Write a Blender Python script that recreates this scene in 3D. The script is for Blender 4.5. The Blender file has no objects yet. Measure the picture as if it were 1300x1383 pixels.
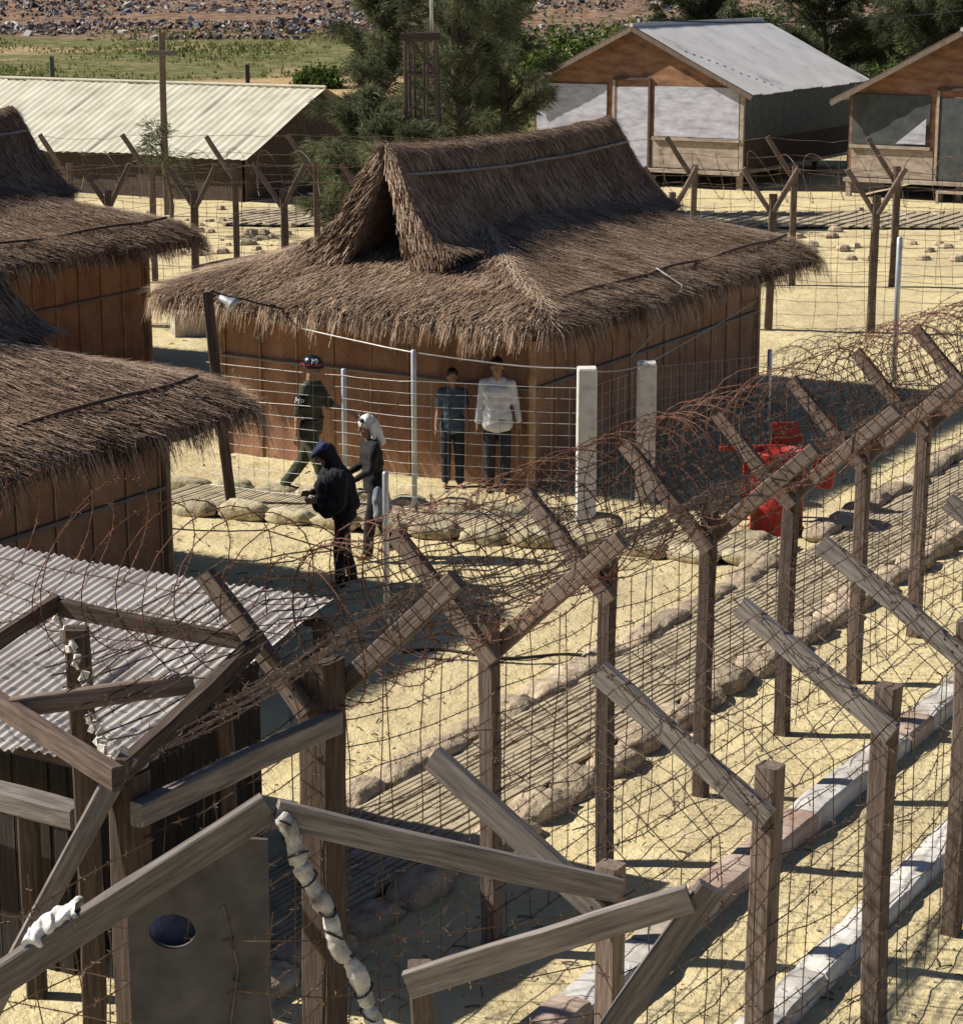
import bpy, math, random
from mathutils import Vector, Matrix, noise
random.seed(11)
R = math.radians
V = Vector
S = bpy.context.scene
C = S.collection
rnd = random.random
def ru(a, b): return a + (b - a) * random.random()

# ------------------------------------------------------------------ camera
CAM_H = 6.3; PITCH = R(13.69); FPX = 3000.0
cam_d = bpy.data.cameras.new('camera'); cam = bpy.data.objects.new('camera', cam_d); C.objects.link(cam)
cam.location = (0, 0, CAM_H); cam.rotation_euler = (math.pi / 2 - PITCH, 0, 0)
cam_d.sensor_width = 36; cam_d.sensor_fit = 'VERTICAL'; cam_d.sensor_height = 36
cam_d.lens = 36 * FPX / 1383.0; cam_d.clip_start = .1; cam_d.clip_end = 3000
S.camera = cam
def G(u, v, z=0.0):
    """surveyed point of the photograph at height z"""
    a = math.atan((v - 691.5) / FPX) + PITCH
    D = (CAM_H - z) / math.tan(a)
    ax = D * math.cos(PITCH) + (CAM_H - z) * math.sin(PITCH)
    return V(((u - 650) / FPX * ax, D, z))

# ------------------------------------------------------------------ helpers
ORG = {}
def tag(o, label=None, cat=None, group=None, kind=None):
    if label: o['label'] = label
    if cat: o['category'] = cat
    if group: o['group'] = group
    if kind: o['kind'] = kind
    return o
def empty(name, loc, rz=0.0, label=None, cat=None, group=None):
    o = bpy.data.objects.new(name, None); C.objects.link(o)
    o.empty_display_size = .2
    o.location = loc; o.rotation_euler = (0, 0, rz)
    ORG[o.name] = V((0, 0, 0)) if rz else V(loc)
    return tag(o, label, cat, group)
def children(o): return [c for c in bpy.data.objects if c.parent == o]
KIDS = {}
def link(o, parent, origin):
    C.objects.link(o)
    ORG[o.name] = V(origin)
    if parent is not None:
        o.parent = parent; o.location = V(origin) - ORG[parent.name]
        KIDS.setdefault(parent.name, []).append(o)
    else:
        o.location = origin
    return o
def copy_tree(o, parent=None):
    c = o.copy(); C.objects.link(c)
    if parent is not None: c.parent = parent
    for k in KIDS.get(o.name, []): copy_tree(k, c)
    return c

class MB:
    def __init__(s): s.v = []; s.f = []; s.m = []; s.t = []; s.use_t = False
    def add(s, vs, fs, m=0, t=None):
        b = len(s.v); s.v.extend([tuple(p) for p in vs])
        for f in fs:
            s.f.append(tuple(i + b for i in f)); s.m.append(m)
            s.t.append(.5 if t is None else t)
        if t is not None: s.use_t = True
    def box(s, c, size, rz=0.0, m=0, M=None):
        x, y, z = size[0] / 2, size[1] / 2, size[2] / 2
        vs = [V((a, b, d)) for a in (-x, x) for b in (-y, y) for d in (-z, z)]
        if M is None: M = Matrix.Rotation(rz, 3, 'Z')
        vs = [M @ p + V(c) for p in vs]
        s.add(vs, [(0, 1, 3, 2), (4, 6, 7, 5), (0, 4, 5, 1), (2, 3, 7, 6), (0, 2, 6, 4), (1, 5, 7, 3)], m)
    def tube(s, pts, r, n=6, m=0, caps=True, t=None):
        pts = [V(p) for p in pts]; k = len(pts)
        rs = r if isinstance(r, (list, tuple)) else [r] * k
        vs = []; up = None
        for i in range(k):
            d = (pts[min(i + 1, k - 1)] - pts[max(i - 1, 0)])
            if d.length < 1e-9: d = V((0, 0, 1))
            d.normalize()
            if up is None:
                up = V((0, 0, 1)) if abs(d.z) < .9 else V((1, 0, 0))
            a = d.cross(up)
            if a.length < 1e-6: a = d.orthogonal()
            a.normalize(); b = d.cross(a).normalized(); up = -b if (-b).length else up
            for j in range(n):
                th = 2 * math.pi * j / n
                vs.append(pts[i] + (a * math.cos(th) + b * math.sin(th)) * rs[i])
        fs = []
        for i in range(k - 1):
            for j in range(n):
                j2 = (j + 1) % n
                fs.append((i * n + j, i * n + j2, (i + 1) * n + j2, (i + 1) * n + j))
        if caps:
            fs.append(tuple(range(n - 1, -1, -1))); fs.append(tuple((k - 1) * n + j for j in range(n)))
        s.add(vs, fs, m, t)
    def ball(s, c, r, M=None, nu=14, nv=9, m=0):
        rr = r if isinstance(r, (tuple, list)) else (r, r, r)
        vs = [(0, 0, 1)]
        for i in range(1, nv):
            ph = math.pi * i / nv
            for j in range(nu):
                th = 2 * math.pi * j / nu
                vs.append((math.sin(ph) * math.cos(th), math.sin(ph) * math.sin(th), math.cos(ph)))
        vs.append((0, 0, -1))
        fs = []
        for j in range(nu): fs.append((0, 1 + j, 1 + (j + 1) % nu))
        for i in range(nv - 2):
            for j in range(nu):
                a = 1 + i * nu + j; b = 1 + i * nu + (j + 1) % nu
                fs.append((a, a + nu, b + nu, b))
        l = len(vs) - 1; o = 1 + (nv - 2) * nu
        for j in range(nu): fs.append((l, o + (j + 1) % nu, o + j))
        out = []
        for p in vs:
            q = V((p[0] * rr[0], p[1] * rr[1], p[2] * rr[2]))
            if M is not None: q = M @ q
            out.append(q + V(c))
        s.add(out, fs, m)
    def cap(s, a, b, ra, rb, n=12, flat=1.0):
        """tapered capsule"""
        a = V(a); b = V(b); d = b - a; L = d.length; d.normalize()
        pts = []; rs = []
        for i in range(5):
            th = math.pi / 2 * (1 - i / 4.0)
            pts.append(a - d * ra * math.sin(th)); rs.append(max(ra * math.cos(th), 1e-4))
        for i in range(1, 5):
            pts.append(a.lerp(b, i / 5)); rs.append(ra + (rb - ra) * i / 5)
        for i in range(5):
            th = math.pi / 2 * i / 4.0
            pts.append(b + d * rb * math.sin(th)); rs.append(max(rb * math.cos(th), 1e-4))
        s.tube(pts, rs, n)
    def sheet(s, rows, m=0, t=None):
        k = len(rows); n = len(rows[0]); vs = [p for r in rows for p in r]
        s.add(vs, [(i * n + j, i * n + j + 1, (i + 1) * n + j + 1, (i + 1) * n + j) for i in range(k - 1) for j in range(n - 1)], m, t)
    def mesh(s, name, mats, origin, smooth):
        me = bpy.data.meshes.new(name)
        o = V(origin)
        me.from_pydata([(p[0] - o.x, p[1] - o.y, p[2] - o.z) for p in s.v], [], s.f)
        for q in (mats if isinstance(mats, (list, tuple)) else [mats]): me.materials.append(q)
        if any(s.m): me.polygons.foreach_set('material_index', s.m)
        me.polygons.foreach_set('use_smooth', [bool(smooth)] * len(s.f))
        if s.use_t:
            at = me.attributes.new('tone', 'FLOAT', 'FACE'); at.data.foreach_set('value', s.t)
        me.update()
        return me
    def build(s, name, mats, parent=None, origin=None, smooth=False):
        if origin is None:
            n = len(s.v)
            origin = V((sum(p[0] for p in s.v) / n, sum(p[1] for p in s.v) / n, min(p[2] for p in s.v)))
        return link(bpy.data.objects.new(name, s.mesh(name, mats, origin, smooth)), parent, origin)

def beam(name, p0, p1, w, t, mat, parent, ref=None, jit=.05, ext=0.0):
    """timber of section w x t from p0 to p1, its grain along local Z"""
    p0 = V(p0); p1 = V(p1); d = (p1 - p0); L = d.length; d.normalize()
    ref = V(ref) if ref is not None else V((1, 0, 0))
    y = d.cross(ref)
    if y.length < 1e-3: y = d.cross(V((0, 1, 0)))
    y.normalize(); x = y.cross(d).normalized()
    Mx = Matrix((x, y, d)).transposed()
    mb = MB(); n = max(3, int(L / .25) + 1); ch = min(w, t) * .1
    prof = [(-w / 2 + ch, -t / 2), (w / 2 - ch, -t / 2), (w / 2, -t / 2 + ch), (w / 2, t / 2 - ch),
            (w / 2 - ch, t / 2), (-w / 2 + ch, t / 2), (-w / 2, t / 2 - ch), (-w / 2, -t / 2 + ch)]
    vs = []; bx = ru(-1, 1) * .012 * L; by = ru(-1, 1) * .008 * L
    for i in range(n + 1):
        f = i / n; sx = 1 + ru(-jit, jit); sy = 1 + ru(-jit, jit); arc = 4 * f * (1 - f)
        for (a, b) in prof:
            vs.append((a * sx + bx * arc + ru(-1, 1) * .0015, b * sy + by * arc + ru(-1, 1) * .0015, L * f))
    fs = [(i * 8 + j, i * 8 + (j + 1) % 8, (i + 1) * 8 + (j + 1) % 8, (i + 1) * 8 + j) for i in range(n) for j in range(8)]
    fs += [tuple(range(7, -1, -1)), tuple(n * 8 + j for j in range(8))]
    mb.add(vs, fs)
    o = bpy.data.objects.new(name, mb.mesh(name, mat, (0, 0, 0), False))
    link(o, parent, p0)
    o.rotation_mode = 'QUATERNION'; o.rotation_quaternion = Mx.to_quaternion()
    return o

# ------------------------------------------------------------------ materials
def new_mat(name):
    m = bpy.data.materials.new(name); m.use_nodes = True
    nt = m.node_tree; b = nt.nodes['Principled BSDF']
    return m, nt, b
def ramp(nt, fac, cols):
    r = nt.nodes.new('ShaderNodeValToRGB'); e = r.color_ramp.elements
    n = len(cols)
    for i, c in enumerate(cols):
        p = c[3] if len(c) > 3 else i / max(1, n - 1)
        if i < 2: el = e[i]; el.position = p
        else: el = e.new(p)
        el.color = (c[0], c[1], c[2], 1)
    nt.links.new(fac, r.inputs[0]); return r.outputs[0]
def coords(nt, kind='Object', stretch=(1, 1, 1)):
    tc = nt.nodes.new('ShaderNodeTexCoord'); mp = nt.nodes.new('ShaderNodeMapping')
    mp.inputs['Scale'].default_value = stretch
    nt.links.new(tc.outputs[kind], mp.inputs['Vector']); return mp.outputs[0]
def noise_n(nt, vec, scale, detail=6, rough=.6, dist=0):
    n = nt.nodes.new('ShaderNodeTexNoise'); n.inputs['Scale'].default_value = scale
    n.inputs['Detail'].default_value = detail; n.inputs['Roughness'].default_value = rough
    n.inputs['Distortion'].default_value = dist
    nt.links.new(vec, n.inputs['Vector']); return n.outputs[0]
def mixc(nt, fac, a, b, mode='MIX'):
    x = nt.nodes.new('ShaderNodeMix'); x.data_type = 'RGBA'; x.blend_type = mode
    if isinstance(fac, (int, float)): x.inputs[0].default_value = fac
    else: nt.links.new(fac, x.inputs[0])
    for i, q in ((6, a), (7, b)):
        if isinstance(q, tuple): x.inputs[i].default_value = (*q[:3], 1)
        else: nt.links.new(q, x.inputs[i])
    return x.outputs[2]
def bump(nt, b, h, strength=.3, dist=.02, prev=None):
    n = nt.nodes.new('ShaderNodeBump'); n.inputs['Strength'].default_value = strength
    n.inputs['Distance'].default_value = dist; nt.links.new(h, n.inputs['Height'])
    if prev is not None: nt.links.new(prev, n.inputs['Normal'])
    nt.links.new(n.outputs[0], b.inputs['Normal']); return n.outputs[0]
def math_n(nt, op, a, b=None):
    m = nt.nodes.new('ShaderNodeMath'); m.operation = op
    for i, q in enumerate((a, b)):
        if q is None: continue
        if isinstance(q, (int, float)): m.inputs[i].default_value = q
        else: nt.links.new(q, m.inputs[i])
    return m.outputs[0]
def simple(name, cols, scale=6, bs=.3, bd=.01, bscale=None, rough=.85, stretch=(1, 1, 1), rand=0.0, metal=0.0, detail=6, spec=.3):
    m, nt, b = new_mat(name)
    vec = coords(nt, 'Object', stretch)
    if rand:
        oi = nt.nodes.new('ShaderNodeObjectInfo')
        va = nt.nodes.new('ShaderNodeVectorMath'); va.operation = 'ADD'
        cb = nt.nodes.new('ShaderNodeCombineXYZ')
        k = math_n(nt, 'MULTIPLY', oi.outputs['Random'], 40.0)
        for i in range(3): nt.links.new(k, cb.inputs[i])
        nt.links.new(vec, va.inputs[0]); nt.links.new(cb.outputs[0], va.inputs[1]); vec = va.outputs[0]
    nz = noise_n(nt, vec, scale, detail)
    col = ramp(nt, nz, cols)
    if rand:
        hv = nt.nodes.new('ShaderNodeHueSaturation')
        f = math_n(nt, 'MULTIPLY_ADD', oi.outputs['Random'], rand * 2); nt.nodes[-1].inputs[2].default_value = 1 - rand
        nt.links.new(f, hv.inputs['Value']); nt.links.new(col, hv.inputs['Color']); col = hv.outputs[0]
    nt.links.new(col, b.inputs['Base Color'])
    b.inputs['Roughness'].default_value = rough; b.inputs['Metallic'].default_value = metal
    b.inputs['Specular IOR Level'].default_value = spec
    if bs: bump(nt, b, noise_n(nt, vec, bscale or scale * 2, 6), bs, bd)
    return m

def wood_mat(name, c0, c1, c2, rand=.28):
    m = simple(name, [(*c0, .3), (*c1, .5), (*c2, .72)], scale=1.0, bs=.8, bd=.008, bscale=2.2, rough=.85, stretch=(46, 46, 3.4), detail=10, rand=rand)
    return m
WOOD = wood_mat('weathered_wood', (.085, .062, .05), (.18, .132, .105), (.28, .215, .175))
WOODG = wood_mat('grey_wood', (.10, .086, .076), (.19, .165, .148), (.30, .265, .24))
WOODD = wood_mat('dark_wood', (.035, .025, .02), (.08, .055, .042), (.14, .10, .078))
POSTM = wood_mat('post_wood', (.06, .043, .035), (.125, .09, .072), (.21, .158, .128))
PLY = simple('plywood', [(.13, .07, .045, .3), (.27, .14, .08, .5), (.38, .21, .125, .7)], 1.6, .2, .01, stretch=(1, 1, 3))
PLYP = simple('pale_plywood', [(.22, .17, .13, .3), (.37, .30, .235, .5), (.48, .41, .33, .7)], 2.5, .2, .01, stretch=(1, 1, 2))
SHADEW = wood_mat('shade_dark_wood', (.010, .008, .007), (.024, .018, .015), (.045, .035, .03))  # shade on the near shed's walls, put into the plank colour
DARK = simple('dark_interior', [(.012, .010, .009), (.03, .024, .02)], 3, .1)
RUST = simple('rusty_wire', [(.05, .022, .014, .3), (.125, .052, .03, .5), (.21, .11, .07, .75)], 9, .0, rough=.75, metal=.15)
WIREB = simple('brown_wire', [(.05, .032, .023, .3), (.13, .085, .058, .5), (.25, .185, .13, .75)], 5, .0, rough=.6, metal=.25)
WIREG = simple('galvanised_wire', [(.30, .29, .28, .3), (.48, .47, .45, .7)], 7, .0, rough=.5, metal=.5)
STEEL = simple('galvanised_steel', [(.40, .41, .42, .3), (.58, .59, .60, .7)], 8, .1, rough=.45, metal=.55)
CABLE = simple('black_cable', [(.012, .012, .012), (.03, .028, .026)], 5, 0, rough=.6)
WHITEP = simple('whitewash', [(.42, .38, .32, .25), (.66, .63, .57, .45), (.76, .74, .70, .7)], 7, .5, .01, rough=.9)
CLOTHW = simple('white_cloth', [(.55, .53, .50, .3), (.76, .75, .72, .6)], 8, .6, .02, rough=.95)
RAG = simple('grimy_rag', [(.12, .11, .10, .3), (.42, .40, .37, .45), (.66, .64, .60, .62)], 9, .9, .03, rough=.95, detail=8)
CONC = simple('concrete', [(.26, .22, .17, .3), (.40, .35, .28, .5), (.50, .45, .38, .7)], 4, .5, .01)
BAG = simple('sandbag_canvas', [(.22, .18, .11, .3), (.43, .37, .24, .5), (.52, .46, .31, .7)], 7, .9, .03, rand=.2, rough=.95)
BAGO = simple('old_sandbag_canvas', [(.27, .205, .145, .3), (.42, .335, .235, .5), (.56, .46, .32, .7)], 7, 1.0, .04, rand=.22, rough=.95)
RED = simple('red_paint', [(.13, .03, .02, .27), (.33, .022, .015, .42), (.40, .035, .024, .62), (.42, .12, .08, .78)], 6, .3, .006, rough=.5)
GALVR = simple('corrugated_zinc', [(.30, .29, .28, .26), (.55, .54, .53, .42), (.66, .65, .64, .75)], 1.0, .1, .004, rough=.6, metal=.15, detail=9)
ZINCN = simple('weathered_corrugated_zinc', [(.24, .19, .165, .24), (.46, .415, .38, .45), (.60, .56, .52, .75)], 2.6, .1, .004, rough=.65, metal=.1, detail=9)
PALER = simple('pale_roof_sheet', [(.40, .38, .29, .3), (.52, .50, .40, .55), (.58, .56, .46, .8)], 1.3, .1, .004, rough=.8, detail=9)
PLAST = simple('plastic_sheet', [(.30, .30, .36, .3), (.47, .47, .53, .5), (.62, .62, .67, .72)], 2.2, .3, .04, rough=.35, stretch=(1, .8, 2.4))
SCREEN = simple('dark_screen', [(.045, .05, .05, .3), (.09, .10, .10, .7)], 3, .3, .02, rough=.6)
PANELM = simple('grey_board', [(.055, .050, .050, .3), (.085, .080, .080, .5), (.12, .112, .11, .7)], 5, .3, .01)
BLUEC = simple('blue_cloth', [(.02, .03, .07, .3), (.04, .06, .13, .7)], 5, .5, .02)

def sand_mat():
    m, nt, b = new_mat('sand')
    vec = coords(nt)
    big = noise_n(nt, vec, .35, 5, .6); mid = noise_n(nt, vec, 2.1, 7, .65); fine = noise_n(nt, vec, 26, 8, .75)
    near = ramp(nt, mid, [(.52, .415, .22, .24), (.67, .56, .315, .48), (.74, .635, .385, .72)])
    near = mixc(nt, math_n(nt, 'MULTIPLY', ramp(nt, big, [(0, 0, 0, .44), (1, 1, 1, .62)]), .6), near, (.46, .37, .235))
    near = mixc(nt, ramp(nt, fine, [(.4, .4, .4, .27), (0, 0, 0, .37)]), near, (.30, .225, .12))
    # far field: grass and bare earth
    g1 = noise_n(nt, vec, .06, 8, .65, .6); g2 = noise_n(nt, vec, .9, 7, .7)
    grass = ramp(nt, g2, [(.07, .085, .028, .3), (.15, .15, .06, .5), (.30, .25, .13, .68)])
    bare = ramp(nt, g2, [(.30, .22, .11, .3), (.42, .31, .17, .6)])
    fld = mixc(nt, ramp(nt, g1, [(0, 0, 0, .52), (1, 1, 1, .60)]), grass, bare)
    dv = nt.nodes.new('ShaderNodeVectorMath'); dv.operation = 'DISTANCE'; nt.links.new(vec, dv.inputs[0]); dv.inputs[1].default_value = (-8.5, 108, 1)
    dd = math_n(nt, 'ADD', dv.outputs['Value'], math_n(nt, 'MULTIPLY', g2, 7.0))
    fld = mixc(nt, ramp(nt, math_n(nt, 'MULTIPLY', dd, .05), [(1, 1, 1, .50), (0, 0, 0, .66)]), fld, ramp(nt, g2, [(.34, .22, .10, .3), (.50, .36, .19, .6)]))
    sp = nt.nodes.new('ShaderNodeSeparateXYZ'); nt.links.new(vec, sp.inputs[0])
    yy = math_n(nt, 'ADD', sp.outputs[1], math_n(nt, 'MULTIPLY', g1, 26.0))
    mr = nt.nodes.new('ShaderNodeMapRange'); mr.inputs[1].default_value = 88; mr.inputs[2].default_value = 96
    nt.links.new(yy, mr.inputs[0])
    col = mixc(nt, mr.outputs[0], near, fld)
    mr2 = nt.nodes.new('ShaderNodeMapRange'); mr2.inputs[1].default_value = 158; mr2.inputs[2].default_value = 168
    nt.links.new(yy, mr2.inputs[0])
    dump = ramp(nt, g2, [(.07, .05, .04, .3), (.22, .14, .095, .5), (.38, .27, .18, .7)])
    col = mixc(nt, mr2.outputs[0], col, dump)
    nt.links.new(col, b.inputs['Base Color']); b.inputs['Roughness'].default_value = .95
    b.inputs['Specular IOR Level'].default_value = .1
    p = bump(nt, b, mid, .8, .10)
    n2 = noise_n(nt, vec, 9, 6, .7)
    p = bump(nt, b, n2, .8, .045, p)
    bump(nt, b, fine, .22, .006, p)
    return m
SAND = sand_mat()

def tone_mat(name, cols, rough=.95, big=True, bscale=20, transl=0.0):
    m, nt, b = new_mat(name)
    at = nt.nodes.new('ShaderNodeAttribute'); at.attribute_name = 'tone'
    f = at.outputs['Fac']
    if big:
        nz = noise_n(nt, coords(nt), 1.7, 7, .65)
        f = math_n(nt, 'MULTIPLY_ADD', nz, 1.3); nt.nodes[-1].inputs[2].default_value = -.65
        f = math_n(nt, 'ADD', f, at.outputs['Fac'])
    col = ramp(nt, f, cols)
    nt.links.new(col, b.inputs['Base Color']); b.inputs['Roughness'].default_value = rough
    b.inputs['Specular IOR Level'].default_value = .15
    return m
def leaf_mat(name, cols, big=False):
    m = tone_mat(name, cols, big=big); nt = m.node_tree; b = nt.nodes['Principled BSDF']
    tr = nt.nodes.new('ShaderNodeBsdfTranslucent'); mx = nt.nodes.new('ShaderNodeMixShader'); mx.inputs[0].default_value = .38
    nt.links.new(b.inputs['Base Color'].links[0].from_socket, tr.inputs['Color'])
    nt.links.new(b.outputs[0], mx.inputs[1]); nt.links.new(tr.outputs[0], mx.inputs[2])
    nt.links.new(mx.outputs[0], nt.nodes['Material Output'].inputs['Surface']); return m
THATCH = tone_mat('thatch_straw', [(.07, .044, .030, .05), (.24, .155, .105, .35), (.43, .295, .205, .6), (.68, .53, .39, .95)])
THATB = simple('thatch_bed', [(.055, .036, .025, .3), (.14, .093, .064, .55), (.24, .165, .118, .75)], 3, 1, .05, stretch=(3, 3, 3), detail=10)
def weave_mat():
    m, nt, b = new_mat('woven_bamboo')
    vec = coords(nt)
    nz = noise_n(nt, vec, 1.6, 6); n2 = noise_n(nt, vec, 40, 3)
    ck = nt.nodes.new('ShaderNodeTexChecker'); ck.inputs['Scale'].default_value = 22
    nt.links.new(vec, ck.inputs['Vector'])
    col = ramp(nt, nz, [(.23, .112, .06, .25), (.40, .205, .115, .5), (.53, .31, .185, .75)])
    st_n = noise_n(nt, coords(nt, 'Object', (2.5, 2.5, .7)), 1.0, 7, .7)
    col = mixc(nt, .6, col, ramp(nt, st_n, [(.45, .42, .40, .35), (1, 1, 1, .55), (1, 1, 1, .8)]), 'MULTIPLY')
    col = mixc(nt, .15, col, ck.outputs['Color'], 'MULTIPLY')
    col = mixc(nt, .4, col, ramp(nt, n2, [(.5, .5, .5, .3), (1, 1, 1, .7)]), 'MULTIPLY')
    nt.links.new(col, b.inputs['Base Color']); b.inputs['Roughness'].default_value = .85
    bump(nt, b, ck.outputs['Fac'], .4, .008)
    return m
WEAVE = weave_mat()
BAMBOO = simple('bamboo', [(.22, .125, .065, .3), (.36, .22, .12, .5), (.48, .33, .19, .7)], 5, .2, .004, rand=.3, rough=.6, stretch=(1, 1, 1))
POLEG = simple('grey_bamboo', [(.15, .13, .12, .3), (.27, .24, .22, .7)], 5, .2, .004, rough=.7)
LEAFD = leaf_mat('casuarina_needles', [(.06, .068, .038, .05), (.125, .14, .078, .4), (.20, .22, .12, .7), (.30, .31, .18, 1)], big=False)
LEAFL = leaf_mat('shrub_leaves', [(.025, .05, .010, .05), (.06, .10, .02, .4), (.12, .17, .04, .8), (.2, .22, .07, 1)], big=False)
GRASSM = leaf_mat('grass_blades', [(.07, .095, .026, .05), (.145, .17, .052, .45), (.26, .235, .10, .8), (.38, .31, .16, 1)], big=False)
BARK = simple('bark', [(.05, .04, .03), (.16, .125, .09)], 10, .6, .02, stretch=(3, 3, .6))
STRIP = simple('path_plank', [(.24, .20, .14, .3), (.42, .35, .24, .5), (.54, .46, .31, .72)], 5, .3, .004, rand=.1)
PATHB = simple('path_bed', [(.09, .07, .05, .3), (.20, .155, .105, .7)], 6, .4, .01)

def bag_mesh(sd, L=.58, W=.31, H=.2):
    mb = MB(); nu, nv = 26, 16
    mb.ball((0, 0, 0), (1, 1, 1), None, nu, nv); out = []
    for p in mb.v:
        x, y, z = p
        x, y, z = (math.copysign(abs(q) ** .68, q) for q in (x, y, z))
        pin = 1 - .38 * abs(x) ** 5
        q = V((x * L / 2, y * W / 2 * (1 - .10 * abs(x) ** 3), z * H / 2 * pin))
        k = 1 + .15 * noise.noise(V((x * 2, y * 2, z * 2 + sd * 5))) + .09 * noise.noise(V((x * 6, y * 6, z * 6 + sd)))
        q *= k; q.z = q.z - .03 * x * x * (1 if sd % 2 else .3)
        out.append((q.x, q.y, q.z + H / 2 - .015))
    mb.v = out; return mb
# ------------------------------------------------------------------ directions of the camp
AZ = R(60.5)                              # long side of the huts and fences
E1 = V((math.cos(AZ), math.sin(AZ), 0)); E2 = V((-math.sin(AZ), math.cos(AZ), 0))
FE = V((.5045, .8634, 0)).normalized(); FN = V((FE.y, -FE.x, 0))   # inner fence, and its right-hand normal

# ------------------------------------------------------------------ terrain
def smooth(a, b, x):
    t = max(0, min(1, (x - a) / (b - a))); return t * t * (3 - 2 * t)
def terrain(x, y):
    z = .035 * noise.noise(V((x * .5, y * .5, 0))) + .015 * noise.noise(V((x * 1.7, y * 1.7, 3)))
    if 9 < y < 45 and abs(x) < 11:
        d_ = noise.voronoi(V((x * 2.6, y * 2.6, 1)))[0][0]
        k_ = max(0, noise.noise(V((x * .45, y * .45, 12))) + .25)
        z -= .085 * max(0, .42 - d_) * k_ * 2; z += .012 * noise.noise(V((x * 5, y * 5, 2)))
    if y > 75:
        t = y - 75
        z += .028 * t * smooth(75, 110, y) + .35 * smooth(80, 120, y) * noise.noise(V((x * .05, y * .05, 7)))
        if y > 165: z += .05 * (y - 165) + .7 * noise.noise(V((x * .08, y * .08, 1))) * smooth(150, 190, y)
        if y > 260: z += .06 * (y - 260)
    return z
def frange(a, b, s):
    o = []; x = a
    while x < b - 1e-6: o.append(x); x += s
    return o
xs = frange(-420, -60, 24) + frange(-60, -9, 2.2) + frange(-9, 10, .1) + frange(10, 60, 2.2) + frange(60, 421, 24)
ys = frange(-60, 6, 6) + frange(6, 10, .4) + frange(10, 32, .1) + frange(32, 70, .8) + frange(70, 220, 2.5) + frange(220, 620, 16)
g = MB(); g.sheet([[(x, y, terrain(x, y)) for x in xs] for y in ys])
g.f = [tuple(reversed(f)) for f in g.f] if False else g.f
tag(g.build('ground', SAND, None, (0, 0, 0), True), kind='structure')

# ------------------------------------------------------------------ people
def remesh(mb, voxel, mats, name, parent, its=3, fold=0.0, fsc=9.0):
    o = bpy.data.objects.new('t', mb.mesh('t', [], (0, 0, 0), True)); C.objects.link(o)
    m = o.modifiers.new('r', 'REMESH'); m.mode = 'VOXEL'; m.voxel_size = voxel; m.use_smooth_shade = True
    s = o.modifiers.new('s', 'SMOOTH'); s.iterations = its; s.factor = .5
    me = bpy.data.meshes.new_from_object(o.evaluated_get(bpy.context.evaluated_depsgraph_get()))
    bpy.data.objects.remove(o)
    me.name = name
    if fold:
        nm = [v.normal.copy() for v in me.vertices]
        for v, n in zip(me.vertices, nm):
            c = v.co; f = noise.noise(V((c.x * fsc, c.y * fsc, c.z * fsc * .55))) + .5 * noise.noise(V((c.x * fsc * 2.3, c.y * fsc * 2.3, c.z * fsc * 1.4 + 5)))
            v.co = c + n * (fold * f)
    for q in (mats if isinstance(mats, (list, tuple)) else [mats]): me.materials.append(q)
    o = bpy.data.objects.new(name, me); return link(o, parent, (0, 0, 0))
SKIN = simple('skin', [(.30, .165, .105, .3), (.40, .235, .155, .7)], 6, .15, .003, rough=.6)
HAIRM = simple('black_hair', [(.008, .007, .007), (.03, .025, .022)], 30, .6, .004, rough=.5, stretch=(1, 1, .3))
FATIG = simple('olive_fatigues', [(.045, .05, .032, .3), (.075, .082, .052, .7)], 7, .4, .01)
BLACKC = simple('black_cloth', [(.010, .010, .012, .3), (.022, .021, .024, .7)], 7, .4, .01)
BLUES = simple('faded_blue_cloth', [(.05, .08, .11, .3), (.09, .13, .17, .7)], 7, .4, .01)
BLUEG = simple('grey_blue_cloth', [(.14, .17, .21, .3), (.25, .29, .34, .7)], 7, .5, .01)
SHIRTW = simple('white_shirt', [(.60, .60, .62, .3), (.78, .78, .78, .7)], 7, .4, .01)
NAVY = simple('dark_trousers', [(.022, .024, .032, .3), (.04, .042, .052, .7)], 7, .4, .01)
BOOTM = simple('black_boot', [(.010, .010, .010), (.03, .028, .026)], 8, .2, .004, rough=.4)
HELM = simple('black_helmet_paint', [(.008, .008, .010), (.016, .016, .018)], 4, 0, rough=.22, spec=.6)
WHITEM = simple('white_marking', [(.75, .75, .74), (.82, .82, .81)], 4, 0)
EYEM = simple('eye', [(.012, .010, .010), (.02, .016, .014)], 4, 0, rough=.2)

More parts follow.
